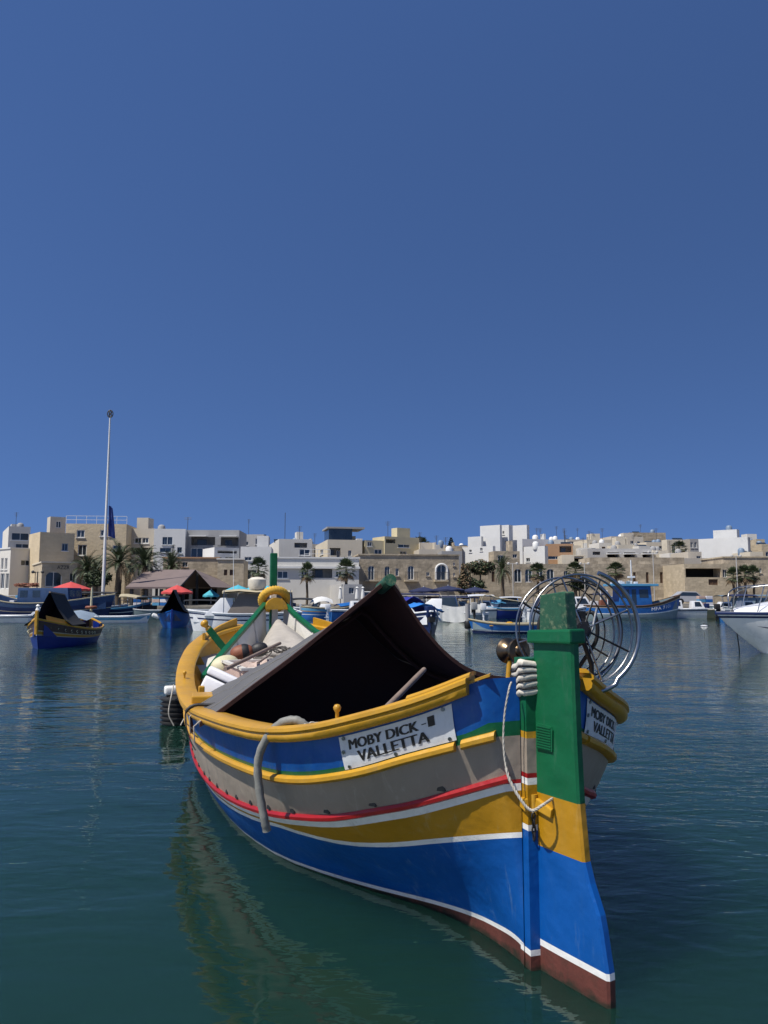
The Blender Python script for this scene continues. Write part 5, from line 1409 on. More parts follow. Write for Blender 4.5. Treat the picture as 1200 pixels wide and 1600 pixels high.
def gboat(name, label, u, v, yaw, L, Bm, H0, Hb, Hs, bands, double=True, transom=.82, rail=None, inner=None, flare=.25, fullness=2.6, group=None, cat='boat', deck=.45, z0=0.0, rakes=0.0):
    """boat with its waterline centre at photo position (u, v); local +x = bow. bands = [(fraction from rail, material)]"""
    k_ = 1.0
    if v < 966: k_ = (v - 930) / 36.0; v = 966
    c = onwater(u, v); root = empty(name, (c.x, c.y, z0), R(yaw), label, cat, group); root.scale = (k_, k_, k_)
    def bw(x):
        if x >= 0 or double: return Bm / 2 * max(.012, 1 - abs(x) ** fullness)
        return Bm / 2 * (1 - (1 - transom) * x * x)
    def hz(x): return H0 + (Hb - H0) * max(0, x) ** 2.2 + (Hs - H0) * max(0, -x) ** 2.2
    xs = [-1 + 2 * k / 28 for k in range(29)]
    xs[0] = -1 if not double else -.995; xs[-1] = .995
    fr = [0]; mats = []; mis = []
    for f, m in bands:
        for k in range(2): fr.append(fr[-1] + (f - fr[-1]) * (.5 if k == 0 else 1)); mis.append(len(mats))
        mats.append(m)
    mis += [len(mats) - 1]
    def pt(x, f, side):
        h = hz(x); z = h * (1 - f); k = 1 - flare * f ** 1.3 - .35 * flare * max(0, abs(x) if double else max(x, 0)) ** 3 * f
        rake = (.05 * L * (1 - f) * max(0, x) ** 6) - rakes * f ** 1.2 * max(0, x) ** 3
        return Vector((x * L / 2 * .95 + rake, side * bw(x) * k, z))
    mb = MB()
    for side in (1, -1):
        mb.loft([[pt(x, f, side) for f in fr] + [pt(x, 1, side) * 1 + Vector((0, -side * bw(x) * .25, -.35))] for x in xs], mis=mis)
    if not double:
        L1 = [pt(-1, f, 1) for f in fr] + [pt(-1, 1, 1) + Vector((0, -bw(-1) * .25, -.35))]; L2 = [Vector((p.x, -p.y, p.z)) for p in L1]
        mb.loft([L1, L2], mis=mis)
    mb.build('hull', mats, root, smooth=40)
    mb = MB()
    inn = []
    for side in (1, -1):
        inn.append([[pt(x, .0, side) * 1 + Vector((0, 0, .0)), Vector((pt(x, 0, side).x, side * bw(x) * .90, hz(x) * .98)), Vector((pt(x, 0, side).x, side * bw(x) * .84, hz(x) * deck))] for x in xs[1:-1]])
        mb.loft(inn[-1])
    mb.loft([[a[2], b[2]] for a, b in zip(*inn)]); mb.build('deck', inner or G_WHITE, root)
    for side in (1, -1):
        mb = MB(); mb.tube([pt(x, 0, side) + Vector((0, 0, .01)) for x in xs], .045 if L > 4 else .03, 6); mb.build('rail', rail or G_WHITE, root, smooth=60)
    root['L'] = L
    return root, bw, hz

def outboard(root, x, z, mat, lab=None, y=0, s=1.0, up=0):
    M_ = Matrix.Translation((x, y, z)) @ Matrix.Rotation(up, 4, 'Y') @ Matrix.Scale(s, 4)
    mb = MB(); mb.mx = M_
    for q in ((-.12, 0, .32, .42, .34, .44),): mb.box(q[:3], q[3:])
    o = mb.build('outboard_motor', mat, root, bevel=.07, seg=2, smooth=40)
    mb = MB(); mb.mx = M_; mb.box((-.12, 0, -.10), (.16, .12, .42)); mb.box((-.14, 0, -.55), (.24, .06, .5)); mb.box((-.24, 0, -.52), (.3, .12, .04)); mb.box((.1, 0, 0.02), (.14, .24, .2)); mb.build('leg', G_BLACK if mat is not G_WHITE else G_WHITE, o)

def posts(root, L, hf, hb, mat, zf=-.2, zb=.6):
    for x, h, e in ((L / 2 * .975, hf, zf), (-L / 2 * .955, hb, zb)):
        mb = MB(); lo_ = zf if x > 0 else -.2; mb.box((x + (.03 * L if x > 0 else 0), 0, (h + lo_) / 2), (.14, .10, h - lo_)); mb.build('stem_post', mat, root, bevel=.015)

def tent(root, x0, x1, half, zr, ze, mat, sag=.06, slope=0):
    mb = MB()
    sec = [(-1, 0), (-.7, .22 - sag), (-.35, .58 - sag), (0, 1), (.35, .58 - sag), (.7, .22 - sag), (1, 0)]
    ri = [[Vector((x0 + (x1 - x0) * k / 4, t * half, ze + (zr - slope * k / 4 - ze) * f)) for t, f in sec] for k in range(5)]
    mb.loft(ri); mb.loft([[p - Vector((0, 0, .03)) for p in r_] for r_ in ri]); mb.loft([[p + Vector((.01, 0, 0)) for p in ri[0]], [Vector((p.x + .01, p.y, ze - .35)) for p in ri[0]]])
    o = mb.build('canopy', mat, root, smooth=40)
    mb = MB(); mb.tube([(x0, 0, zr - .03), (x1, 0, zr - slope - .03)], .04, 6); mb.build('ridge_pole', WOOD, o)

def frustum(root, name, x0, x1, w, z0, z1, mat, ins=(.1, .25, .08), wmat=None, wins=()):
    """cabin: bottom x0..x1, width w; ins = inset of the top at the back, front and sides"""
    a = [(x0, -w / 2, z0), (x1, -w / 2, z0), (x1, w / 2, z0), (x0, w / 2, z0)]
    b = [(x0 + ins[0], -w / 2 + ins[2], z1), (x1 - ins[1], -w / 2 + ins[2], z1), (x1 - ins[1], w / 2 - ins[2], z1), (x0 + ins[0], w / 2 - ins[2], z1)]
    mb = MB(); mb.add(a + b, [(0, 1, 2, 3), (4, 7, 6, 5), (0, 4, 5, 1), (1, 5, 6, 2), (2, 6, 7, 3), (3, 7, 4, 0)])
    o = mb.build(name, mat, root, bevel=.04, smooth=40)
    A = [Vector(p) for p in a]; Bq = [Vector(p) for p in b]
    quads = {'R': (0, 1), 'L': (3, 2), 'F': (1, 2), 'B': (0, 3)}
    for face, f0, f1, g0, g1 in wins:
        i, j = quads[face]
        def P(f, g): return (A[i].lerp(A[j], f)).lerp(Bq[i].lerp(Bq[j], f), g)
        n_ = (P(1, 0) - P(0, 0)).cross(P(0, 1) - P(0, 0)).normalized()
        cen = (A[0] + A[2]) / 2
        if n_.dot(P(.5, .5) - Vector((cen.x, cen.y, P(.5, .5).z))) < 0: n_ = -n_
        q = [P(f, g) for f, g in ((f0, g0), (f1, g0), (f1, g1), (f0, g1))]
        mb = MB(); mb.add([p + n_ * .012 for p in q] + [p - n_ * .02 for p in q], [(0, 1, 2, 3), (0, 4, 5, 1), (1, 5, 6, 2), (2, 6, 7, 3), (3, 7, 4, 0)]); mb.build('window', wmat or GLASS, o)
    return o

def bimini(root, x0, x1, w, z, zd, mat):
    mb = MB()
    ri = [[Vector((x0 + (x1 - x0) * k / 4, t * w / 2, z - .14 * t * t - .06 * (k / 2 - 1) ** 2)) for t in (-1, -.6, 0, .6, 1)] for k in range(5)]
    mb.loft(ri); mb.loft([[p - Vector((0, 0, .05)) for p in r_] for r_ in ri]); o = mb.build('bimini', mat, root, smooth=50)
    for x in (x0 + .08, x1 - .08):
        for t in (-1, 1):
            mb = MB(); mb.tube([(x, t * w * .48, zd), (x, t * w * .48, z - .14)], .025, 6); mb.build('bimini_pole', STEEL, o)

def crate(root, c, s, mat, name='box'):
    mb = MB(); mb.box(c, s); mb.build(name, mat, root, bevel=.02)

# -- ornate small luzzu at left
b1, bw, hz = gboat('fishing_boat', 'small dark blue and yellow painted fishing boat under a black tent at left', 104, 1006, -86, 6.6, 2.5, .62, 1.12, .95,
                   [(.05, G_DBLUE), (.36, G_STRIPE), (.40, G_TANC), (.50, YELS), (.54, G_TANC), (1, G_DBLUE)], rail=YEL, inner=G_DBLUE, flare=.22, fullness=2.3)
posts(b1, 6.6, 1.42, 1.25, YEL, .55)
mb = MB(); mb.lathe([(.06, 1.4), (.09, 1.45), (.05, 1.55), (.08, 1.6), (.03, 1.66)], Matrix.Translation((3.33, 0, 0)), 10); mb.build('post_finial', WHITE, b1, smooth=50)
mb = MB(); mb.tube([(-3.12, 0, 1.2), (-3.12, 0, 2.35)], [.06, .04], 8); mb.build('stern_mast', CREAM, b1)
mb = MB(); mb.tube([(-3.12 + .2 * math.cos(a), .2 * math.sin(a), 1.45) for a in [k * math.pi / 8 for k in range(16)]], .07, 7, closed=True); mb.build('rope_ring', ORANGE, b1, smooth=60)
tent(b1, .5, 2.2, .92, 2.05, .85, G_BLACK, .08, -.1)
for sd_ in (-1, 1):
    mb = MB(); ri = [[Vector((x, sd_ * (bw(x / 3.13) - .02), hz(x / 3.13))), Vector((x, sd_ * (bw(x / 3.13) - .06), hz(x / 3.13) + .2))] for x in (2.0, 2.3, 2.6, 2.9)]
    mb.loft(ri); mb.build('bow_bulwark', YEL, b1)
    for k in range(10):
        x = 2.75 - k * .27; y = bw(x / 3.13) * .965
        mb = MB(); mb.tube([Vector((x + .08 * math.cos(a), sd_ * (y + .015), hz(x / 3.13) * .76 + .05 * math.sin(a))) for a in [j * math.pi / 4 for j in range(7)]], .013, 5); mb.build('scroll_ornament', CREAM, b1)
mb = MB(); mb.loft([[Vector((x, t * .8, 1.1 + .25 * (1 - t * t) - .10 * (x + 1.2) ** 2 + .03 * math.sin(7 * t + 5 * x))) for t in (-1, -.6, -.2, .2, .6, 1)] for x in (-1.9, -1.5, -1.1, -.7, -.3, .1)]); mb.build('cover', paint('grey_blue_canvas', (.20, .26, .33), .85, .1, 3, .02, 14), b1, smooth=50)
crate(b1, (-2.1, -.3, 1.15), (.35, .35, .3), FOAM)
mb = MB(); mb.tube([(-2.9, -.9, .95), (-2.3, -.6, 1.15), (-1.7, -1.0, .95)], .05, 6); mb.build('yellow_frame', YEL, b1)

# -- bright blue double ender with black tent
b2, bw, hz = gboat('fishing_boat', 'bright blue small boat with a black pointed tent below the red parasol', 273, 979, -79, 5.2, 2.05, .75, 1.05, .95, [(.06, BLUE), (1, BLUE)], rail=BLUE, inner=G_NAVY, flare=.3, fullness=2.4)
tent(b2, -.6, 2.2, .98, 2.35, .92, G_BLACK, .12, 0)
posts(b2, 5.2, 1.15, 1.05, G_DBLUE)
mb = MB(); mb.lathe([(.05, -.25), (.14, -.2), (.14, .2), (.05, .25)], Matrix.Translation((1.9, -1.0, .72)) @ Matrix.Rotation(R(70), 4, 'X'), 10); mb.build('fender', WHITE, b2, smooth=50)
# -- white cabin boat with taupe canvas
b3, bw, hz = gboat('cabin_boat', 'white cabin boat with a taupe canvas screen and tan roof behind the yellow bollard', 384, 985, -172, 6.2, 2.5, .95, 1.15, 1.1, [(.09, G_WHITE), (.16, G_NAVY), (.32, G_WHITE), (.40, G_NAVY), (1, G_WHITE)], False, .9, flare=.15)
frustum(b3, 'canvas_screen', -2.7, 1.1, 2.0, .85, 2.12, G_TAUPE, (.1, .75, .12))
frustum(b3, 'cabin_front', .7, 2.3, 1.9, .85, 1.85, G_WHITE, (.0, .9, .2))
mb = MB(); mb.loft([[Vector((x, t * 1.15, 2.32 - .12 * t * t + .04 * math.sin(3 * x))) for t in (-1, -.5, 0, .5, 1)] for x in (-2.6, -1.6, -.6, .4, 1.3)]); mb.loft([[Vector((x, t * 1.15, 2.24 - .12 * t * t + .04 * math.sin(3 * x))) for t in (-1, -.5, 0, .5, 1)] for x in (-2.6, -1.6, -.6, .4, 1.3)]); mb.build('roof', G_TANC, b3, smooth=50)
for x, y in ((-2.5, 1), (-2.5, -1), (1.2, 1), (1.2, -1)):
    mb = MB(); mb.tube([(x, y * 1.05, .9), (x, y * 1.05, 2.3)], .025, 6); mb.build('roof_post', STEEL, b3)
mb = MB(); mb.lathe([(.05, 2.28), (.42, 2.32), (.52, 2.55), (.5, 2.9), (.3, 3.02), (.05, 3.05)], Matrix.Translation((-.6, .1, 0)), 14); mb.build('bagged_liferaft', CLOTHW, b3, smooth=50)
mb = MB(); mb.tube([(.75, -.3, 2.2), (.8, -.3, 4.6)], .02, 5); mb.build('aerial', FRAMEW, b3)
mb = MB(); mb.tube([(-.4 + .14 * math.cos(a), 1.18, .42 + .2 * math.sin(a)) for a in [k * math.pi / 5 for k in range(10)]], .05, 6, closed=True); mb.build('tyre_fender', BLACK, b3, smooth=60)
# -- dark blue trawler at the left edge
b4, bw, hz = gboat('trawler', 'big navy blue wooden fishing vessel with white top rail at the left edge', 58, 968, -8, 13, 3.6, 1.35, 2.1, 3.0, [(.03, G_WHITE), (.28, G_DNAVY), (.5, G_NAVY), (.53, G_TANC), (1, G_NAVY)], rail=G_TANC, inner=G_DNAVY, flare=.2)
frustum(b4, 'wheelhouse', -1.2, 3.4, 2.2, 1.2, 2.6, G_DNAVY, (.05, .2, .05), wins=[('R', .05, .2, .45, .85), ('R', .3, .45, .45, .85), ('F', .1, .45, .5, .85), ('F', .55, .9, .5, .85)])
for k in range(5): crate(b4, (-2.2 + k * .42, -.5 - .12 * (k % 2), 1.05 + .42 * (k % 3)), (.4, .5, .22), FOAM if k % 2 else G_LBLUE, 'fish_crate')
mb = MB(); rnd = random.Random(21)
for k in range(24): mb.tube([(-1 + rnd.uniform(-.9, .9) + .25 * math.cos(a), rnd.uniform(-.3, .3) + .25 * math.sin(a), 2.78 + rnd.uniform(-.1, .22)) for a in [j * math.pi / 4 for j in range(8)]], .03, 4, closed=True)
mb.build('net_heap', ORANGE, b4)
mb = MB(); mb.tube([(-4.5, 0, 1), (-4.5, 0, 4.3)], .05, 6); mb.build('mast', FRAMEW, b4)
# -- small craft on the left
b5, bw, hz = gboat('dinghy', 'white dinghy with a tilted outboard at the left edge', 4, 973, 178, 4.6, 1.7, .5, .7, .55, [(.2, G_WHITE), (.3, G_NAVY), (1, G_WHITE)], False)
outboard(b5, -2.35, .55, G_WHITE, up=R(-40), s=1.25)
b6, bw, hz = gboat('dinghy', 'low white open boat between the painted boat and the brown shelter', 186, 973, 4, 4.3, 1.6, .45, .62, .45, [(.15, G_WHITE), (.55, G_LBLUE), (1, G_WHITE)], False, group='white dinghies')
crate(b6, (-.5, 0, .38), (.3, 1.3, .06), G_WHITE, 'thwart'); crate(b6, (.8, 0, .42), (.3, 1.1, .06), G_WHITE, 'thwart')
b7, bw, hz = gboat('fishing_boat', 'dark blue boat with a cream cover in front of the brown shelter', 172, 964, 8, 7.0, 2.4, .9, 1.5, 1.2, [(.12, G_LBLUE), (.4, G_NAVY), (.46, G_WHITE), (1, G_NAVY)], inner=G_NAVY, rail=G_LBLUE)
mb = MB(); mb.loft([[Vector((x, t * 1.0, 2.15 - .25 * t * t - .10 * (x - 1.8) ** 2 * .3 + .12 * math.sin(x * 1.4))) for t in (-1, -.5, 0, .5, 1)] for x in (.9, 1.5, 2.1, 2.7, 3.2)]); mb.loft([[Vector((x, t * 1.0, 2.08 - .25 * t * t - .10 * (x - 1.8) ** 2 * .3 + .12 * math.sin(x * 1.4))) for t in (-1, -.5, 0, .5, 1)] for x in (.9, 1.5, 2.1, 2.7, 3.2)]); mb.build('cover', G_TANC, b7, smooth=50)
for x in (1.0, 3.0):
    for y in (-.8, .8):
        mb = MB(); mb.tube([(x, y, .9), (x, y, 1.98)], .03, 5); mb.build('cover_post', WOOD, b7)
frustum(b7, 'cuddy', -1.6, .3, 1.5, .85, 1.75, G_NAVY, (.1, .2, .1), wins=[('R', .2, .8, .4, .8)]); bimini(b7, -3.2, .6, 2.0, 2.45, .9, G_BLACK)
crate(b7, (-.6, -.85, 1.25), (.5, .1, .3), paint('red_plastic', (.5, .04, .05), .5)); crate(b7, (-1.9, -.7, 1.2), (.35, .3, .35), FOAM)
b8, bw, hz = gboat('trawler', 'grey dark hulled boat moored under the shelter eave', 240, 962, 175, 6.0, 2.0, .8, 1.1, .9, [(.1, G_WHITE), (1, G_GREYB)], inner=G_GREYB)
crate(b8, (.5, 0, 1.0), (1.3, .9, .5), G_BLACK, 'engine_box'); bimini(b8, -2.4, 1.5, 1.7, 2.2, .8, G_BLACK)
b9, bw, hz = gboat('cabin_boat', 'small white boat with navy stripes half hidden behind the rope ring', 396, 973, 170, 4.6, 1.8, .75, 1.0, .8, [(.12, G_WHITE), (.2, G_NAVY), (.42, G_WHITE), (.5, G_NAVY), (1, G_WHITE)], False)
frustum(b9, 'console', -.6, .5, 1.0, .7, 1.5, G_WHITE, (.05, .35, .1), wins=[('F', .1, .9, .4, .9)]); outboard(b9, -2.3, .7, G_BLACK)
mb = MB(); mb.lathe([(.05, 1.5), (.2, 1.55), (.2, 1.68), (.05, 1.75)], None, 12); mb.build('radar', G_WHITE, b9, smooth=50)
# -- centre
b10, bw, hz = gboat('cabin_boat', 'white boat with navy waterline and dark cover right of the bow washboard', 492, 963, 172, 6.2, 2.2, .95, 1.2, .95, [(.1, G_WHITE), (.2, G_NAVY), (.62, G_WHITE), (1, G_NAVY)], False)
bimini(b10, .2, 2.4, 1.9, 1.95, .9, G_BLACK); frustum(b10, 'seat_block', -1.6, -.4, 1.5, .7, 1.35, G_WHITE, (.2, .3, .1)); frustum(b10, 'windscreen', -.4, .3, 1.5, 1.0, 1.65, GLASS, (.0, .4, .2)); outboard(b10, 2.2, .9, G_NAVY)
b11, bw, hz = gboat('fishing_boat', 'blue and pale striped double ended boat with white covers, centre of the harbour', 517, 968, 20, 5.4, 2.2, .95, 1.35, 1.1, [(.1, G_TANC), (.3, G_LBLUE), (.36, YELS), (.55, G_BLUE), (.6, G_WHITE), (1, G_BLUE)], rail=G_TANC, inner=G_BLUE)
mb = MB(); mb.loft([[Vector((x, t * .7, 1.55 + .35 * (1 - t * t) - .35 * (x + .8) ** 2 + .05 * math.sin(9 * t))) for t in (-1, -.5, 0, .5, 1)] for x in (-1.6, -1.2, -.8, -.4, 0)]); mb.build('white_cover', PWH, b11, smooth=50)
mb = MB(); mb.loft([[Vector((x, t * (bw(x / 2.57) * .95), 1.12 + .2 * (1 - t * t) + .12 * (x - .8))) for t in (-1, -.5, 0, .5, 1)] for x in (.5, 1.0, 1.5, 2.0, 2.3)]); mb.build('foredeck_cover', G_BLUE, b11, smooth=50)
posts(b11, 5.4, 1.5, 1.3, G_WHITE)
b12, bw, hz = gboat('fishing_boat', 'small turquoise and blue boat just right of the green washboard edge', 455, 972, 95, 4.2, 1.6, .7, .95, .8, [(.2, G_LBLUE), (1, G_BLUE)], inner=G_LBLUE)
b13, bw, hz = gboat('dinghy', 'pale green tender moored beside the kiosk quay', 545, 962, 40, 4.2, 1.7, .7, .9, .7, [(.2, G_WHITE), (1, G_GREYB)], False)
crate(b13, (.2, 0, .8), (1.2, .8, .4), P_LGREY, 'engine_box')
b14, bw, hz = gboat('cabin_boat', 'boat under royal blue and bright blue covers right of the canopy ridge', 645, 988, -75, 6.4, 2.4, .95, 1.2, 1.0, [(.15, G_NAVY), (.2, G_WHITE), (1, G_NAVY)], False)
mb = MB(); mb.loft([[Vector((x, t * 1.15, 1.15 + .75 * (1 - abs(t) ** 1.6) + .06 * math.sin(5 * x + 6 * t) - .03 * x * x)) for t in (-1, -.7, -.35, 0, .35, .7, 1)] for x in (-2.8, -2.2, -1.6, -1, -.4, .2)]); mb.build('royal_cover', G_ROYC, b14, smooth=50)
mb = MB(); mb.loft([[Vector((x, t * 1.1, 1.12 + .45 * (1 - abs(t) ** 1.5) + .05 * math.sin(6 * x + 7 * t))) for t in (-1, -.7, -.35, 0, .35, .7, 1)] for x in (.2, .7, 1.2, 1.7, 2.1)]); mb.build('bright_cover', G_SKYC, b14, smooth=50)
outboard(b14, 3.1, .75, G_NAVY, s=1.3); mb = MB(); mb.tube([(2.3, .5, 1.2), (3.0, .55, .7)], .06, 6); mb.build('boarding_plank', FRAMEW, b14)
b15, bw, hz = gboat('cabin_boat', 'white cuddy boat with black windscreen and a loose white cover', 700, 972, 165, 5.6, 2.2, 1.0, 1.2, 1.0, [(.1, G_WHITE), (.5, G_WHITE), (1, G_WHITE)], False)
frustum(b15, 'cuddy', .3, 2.3, 1.8, .9, 1.75, G_WHITE, (.0, 1.2, .2)); frustum(b15, 'windscreen', -.9, .9, 1.7, 1.0, 1.85, GLASS, (.3, .5, .2))
mb = MB(); mb.loft([[Vector((x, 1.16 + .05 * math.sin(9 * x + 2 * f), 1.25 - f * 1.15 + .1 * math.sin(x * 2))) for f in (0, .25, .5, .75, 1)] for x in [-2.6 + .2 * k for k in range(15)]]); mb.build('loose_cover', PWH, b15, smooth=50)
crate(b15, (-2.75, 0, .25), (.5, 1.6, .1), G_WHITE, 'swim_platform')
b16, bw, hz = gboat('motorboat', 'small boat with a white and a grey outboard beside the cuddy boat', 738, 972, 95, 4.6, 1.9, .7, .9, .75, [(.2, G_WHITE), (1, G_GREYB)], False)
outboard(b16, -2.3, .8, G_WHITE, y=-.3, s=1.15); outboard(b16, -2.3, .85, P_GREY, y=.35, s=1.2)
b17, bw, hz = gboat('cabin_boat', 'motor yacht with a long navy awning and white dome in front of the warehouse', 640, 957, 5, 9.5, 3.0, 1.2, 1.6, 1.3, [(.1, G_NAVY), (1, G_GREYB)], False)
bimini(b17, -3.8, 3.4, 2.8, 2.9, 1.2, NAVY); frustum(b17, 'wheelhouse', -2.2, 1.5, 2.2, 1.1, 2.5, G_WHITE, (.2, .6, .15), wins=[('R', .08, .45, .45, .85), ('R', .52, .9, .45, .85), ('F', .1, .9, .45, .85)])
mb = MB(); mb.lathe([(.1, 2.9), (.55, 2.95), (.55, 3.2), (.2, 3.32), (.05, 3.33)], Matrix.Translation((-2.0, 0, 0)), 14); mb.build('radar_dome', G_WHITE, b17, smooth=50)
b18, bw, hz = gboat('cabin_boat', 'dark boat under a long black awning left of the rampart bushes', 712, 958, -4, 8.0, 2.6, .9, 1.2, 1.0, [(.1, G_WHITE), (1, G_NAVY)], False)
bimini(b18, -3.6, 2.6, 2.4, 2.45, 1.0, NAVY); frustum(b18, 'cabin', -1.5, 1.6, 1.8, .9, 1.9, G_GREYB, (.1, .5, .1), wins=[('R', .1, .9, .4, .85)])
# -- blue rowing boat and the boats behind it
b19, bw, hz = gboat('rowing_boat', 'blue open rowing boat with yellow thwarts left of the green rudder head', 800, 989, 176, 4.4, 1.55, .48, .72, .52, [(.12, G_TANC), (.72, G_BLUE), (.80, G_WHITE), (1, G_NAVY)], False, .7, rail=G_TANC, inner=G_GREYB, cat='rowing boat', deck=.3)
for x in (-1.1, .1, 1.1): crate(b19, (x, 0, .40), (.26, 1.25, .05), YEL, 'thwart')
for x in (.1, 1.1):
    mb = MB(); mb.lathe([(.02, -.05), (.2, 0), (.22, .08), (.1, .15)], Matrix.Translation((x, -.2, .44)), 10); mb.build('cushion', YEL, b19, smooth=50)
b20, bw, hz = gboat('fishing_boat', 'dark blue fishing boat with a hooped frame and bright blue cloth', 800, 965, 178, 6.6, 2.2, .85, 1.3, 1.15, [(.1, G_LBLUE), (.2, G_TANC), (1, G_DBLUE)], inner=G_LBLUE, rail=G_LBLUE)
mb = MB(); mb.tube(spline([(2.6, -.9, .9), (2.75, -.9, 1.7), (2.3, -.9, 2.1), (1.0, -.9, 1.75), (-1.8, -.9, 1.35)], 24), .05, 6); mb.build('hooped_frame', G_TANC, b20, smooth=50)
mb = MB(); mb.tube(spline([(2.6, .9, .9), (2.75, .9, 1.7), (2.3, .9, 2.1), (1.0, .9, 1.75), (-1.8, .9, 1.35)], 24), .05, 6); mb.build('hooped_frame', G_TANC, b20, smooth=50)
mb = MB(); mb.loft([[Vector((x, -.97, 1.75 - f * .75 + .03 * math.sin(9 * x))) for f in (0, .5, 1)] for x in (-.7, -.3, .1, .5)]); mb.build('blue_cloth', G_SKYC, b20, smooth=50)
mb = MB(); mb.loft([[Vector((x, t * .85, 1.35 + .3 * (1 - t * t) + .04 * math.sin(8 * x))) for t in (-1, -.5, 0, .5, 1)] for x in (.6, 1.0, 1.4, 1.9)]); mb.build('pale_cover', G_LBLUE, b20, smooth=50)
crate(b20, (-1.2, -.3, 1.25), (.5, .8, .55), CREAM); outboard(b20, 3.3, .7, G_BLACK)
b21, bw, hz = gboat('motor_cruiser', 'white cruiser with a dark blue windscreen in front of the rampart arches', 783, 954, 176, 7.5, 2.6, 1.35, 1.6, 1.4, [(.5, G_WHITE), (.6, G_NAVY), (1, G_WHITE)], False)
frustum(b21, 'cabin_top', -.5, 2.6, 2.0, 1.35, 1.95, G_WHITE, (.0, 1.5, .2)); frustum(b21, 'windscreen', -2.2, .6, 2.1, 1.4, 2.75, GLASS, (.2, .9, .25)); bimini(b21, -2.6, .2, 2.2, 2.85, 1.5, G_WHITE)
b22, bw, hz = gboat('cabin_boat', 'white boat with a small white wheelhouse behind the hooped frame', 830, 954, 178, 8.0, 2.6, 1.2, 1.5, 1.2, [(.1, G_WHITE), (.6, G_GREYB), (1, G_NAVY)], False)
frustum(b22, 'wheelhouse', .6, 2.3, 1.8, 1.1, 2.3, G_WHITE, (.1, .4, .1), wins=[('L', .1, .45, .5, .85), ('L', .55, .9, .5, .85), ('R', .1, .45, .5, .85), ('R', .55, .9, .5, .85)])
b23, bw, hz = gboat('cabin_boat', 'boat with a dark navy canvas cabin seen through the left of the wheel', 862, 956, 4, 6.0, 2.3, 1.1, 1.3, 1.1, [(.3, G_WHITE), (1, G_WHITE)], False)
frustum(b23, 'canvas_cabin', -1.8, 1.2, 2.0, 1.1, 2.35, NAVY, (.1, .3, .15))
mb = MB(); mb.box((1.35, 0, 1.75), (.12, 2.0, 1.3)); mb.build('frame', G_WHITE, b23)
b24, bw, hz = gboat('motor_cruiser', 'white cruiser with a sloping grey windscreen seen through the wheel', 905, 957, 3, 8.5, 2.8, 1.2, 1.5, 1.2, [(.4, G_WHITE), (.5, G_NAVY), (1, G_WHITE)], False)
frustum(b24, 'cabin', -2.4, 1.4, 2.2, 1.2, 2.5, G_WHITE, (.3, .8, .2), wins=[('R', .06, .5, .35, .85), ('R', .55, .92, .35, .85), ('F', .1, .9, .3, .9)]); bimini(b24, 1.5, 3.2, 2.0, 2.9, 1.3, NAVY)
# -- blue trawler on the right
b25, bw, hz = gboat('trawler', 'bright blue wooden fishing boat with a light blue wheelhouse on the right', 985, 967, 2, 8.4, 2.7, 1.1, 2.05, 1.15, [(.12, FRAMEB), (.16, G_TANC), (.56, G_BLUE), (.62, G_WHITE), (1, G_GREYB)], rail=FRAMEB, inner=G_GREYB, flare=.15, fullness=3.2)
wh = frustum(b25, 'wheelhouse', -1.2, 1.6, 1.9, 1.0, 2.75, G_BLUE, (.05, .1, .05), wins=[('R', .38, .52, .05, .85), ('R', .62, .9, .45, .85), ('R', .06, .3, .45, .85), ('F', .1, .45, .5, .85), ('F', .55, .9, .5, .85)])
mb = MB(); mb.span((-1.9, -1.15, 2.75), (2.1, 1.15, 2.95)); mb.build('roof', G_LBLUE, b25, bevel=.03)
mb = MB(); mb.tube([(.2, 0, 2.9), (.2, 0, 5.0)], .05, 6); mb.box((.2, 0, 3.55), (.5, .5, .15)); mb.build('mast', G_WHITE, b25)
for k in range(7): crate(b25, (-1.6 + k * .33, -.5 + .4 * (k % 2), 3.05), (.28, .3, .18 + .08 * (k % 3)), [FOAM, G_GREYB, WHITE][k % 3], 'roof_box')
vs_, fs_ = text_mesh('MFA 7107')
def onb(a, b):
    x = 1.35 + a * 2.0; z = hz(x / 4.0) * .62 + b * .27
    return Vector((x, -(bw(x / 4.0) + .02), z - .04))
mb = MB(); mb.add([onb(a, b) for a, b in vs_], fs_); mb.build('lettering', G_WHITE, b25)
crate(b25, (-2.4, -.4, 1.35), (.6, .6, .5), ORANGE); crate(b25, (-3.0, .2, 1.3), (.5, .6, .4), FOAM)
mb = MB(); mb.tube([(-2.2, -.9, 1.1), (-2.2, -.9, 2.4), (-2.2, .9, 2.4), (-2.2, .9, 1.1)], .04, 6); mb.build('gallows', G_WHITE, b25)
b26, bw, hz = gboat('motorboat', 'olive cream open boat with a blue covered outboard right of the blue fishing boat', 1092, 961, -3, 5.6, 2.0, .85, 1.05, .85, [(.12, G_TANC), (1, G_OLIVE)], False, rail=G_TANC)
outboard(b26, -2.75, .85, G_ROYC, s=1.9); frustum(b26, 'console', -.8, .6, 1.2, .8, 1.75, G_WHITE, (.1, .5, .1), wins=[('R', .2, .8, .4, .9)])
b27, bw, hz = gboat('motor_cruiser', 'grey cabin cruiser with white window frames at the right edge', 1170, 955, 178, 9.5, 3.0, 1.3, 1.6, 1.4, [(.2, G_GREYB), (1, G_GREYB)], False)
frustum(b27, 'cabin', -4.2, 2.2, 2.4, 1.3, 2.6, G_GREYB, (.1, .6, .15), wins=[('L', .45, .52, .4, .8), ('L', .55, .62, .4, .8), ('L', .1, .4, .4, .85), ('R', .4, .5, .4, .8), ('R', .55, .65, .4, .8)]); bimini(b27, -4.5, 3.8, 2.6, 2.95, 1.4, G_GREYB)
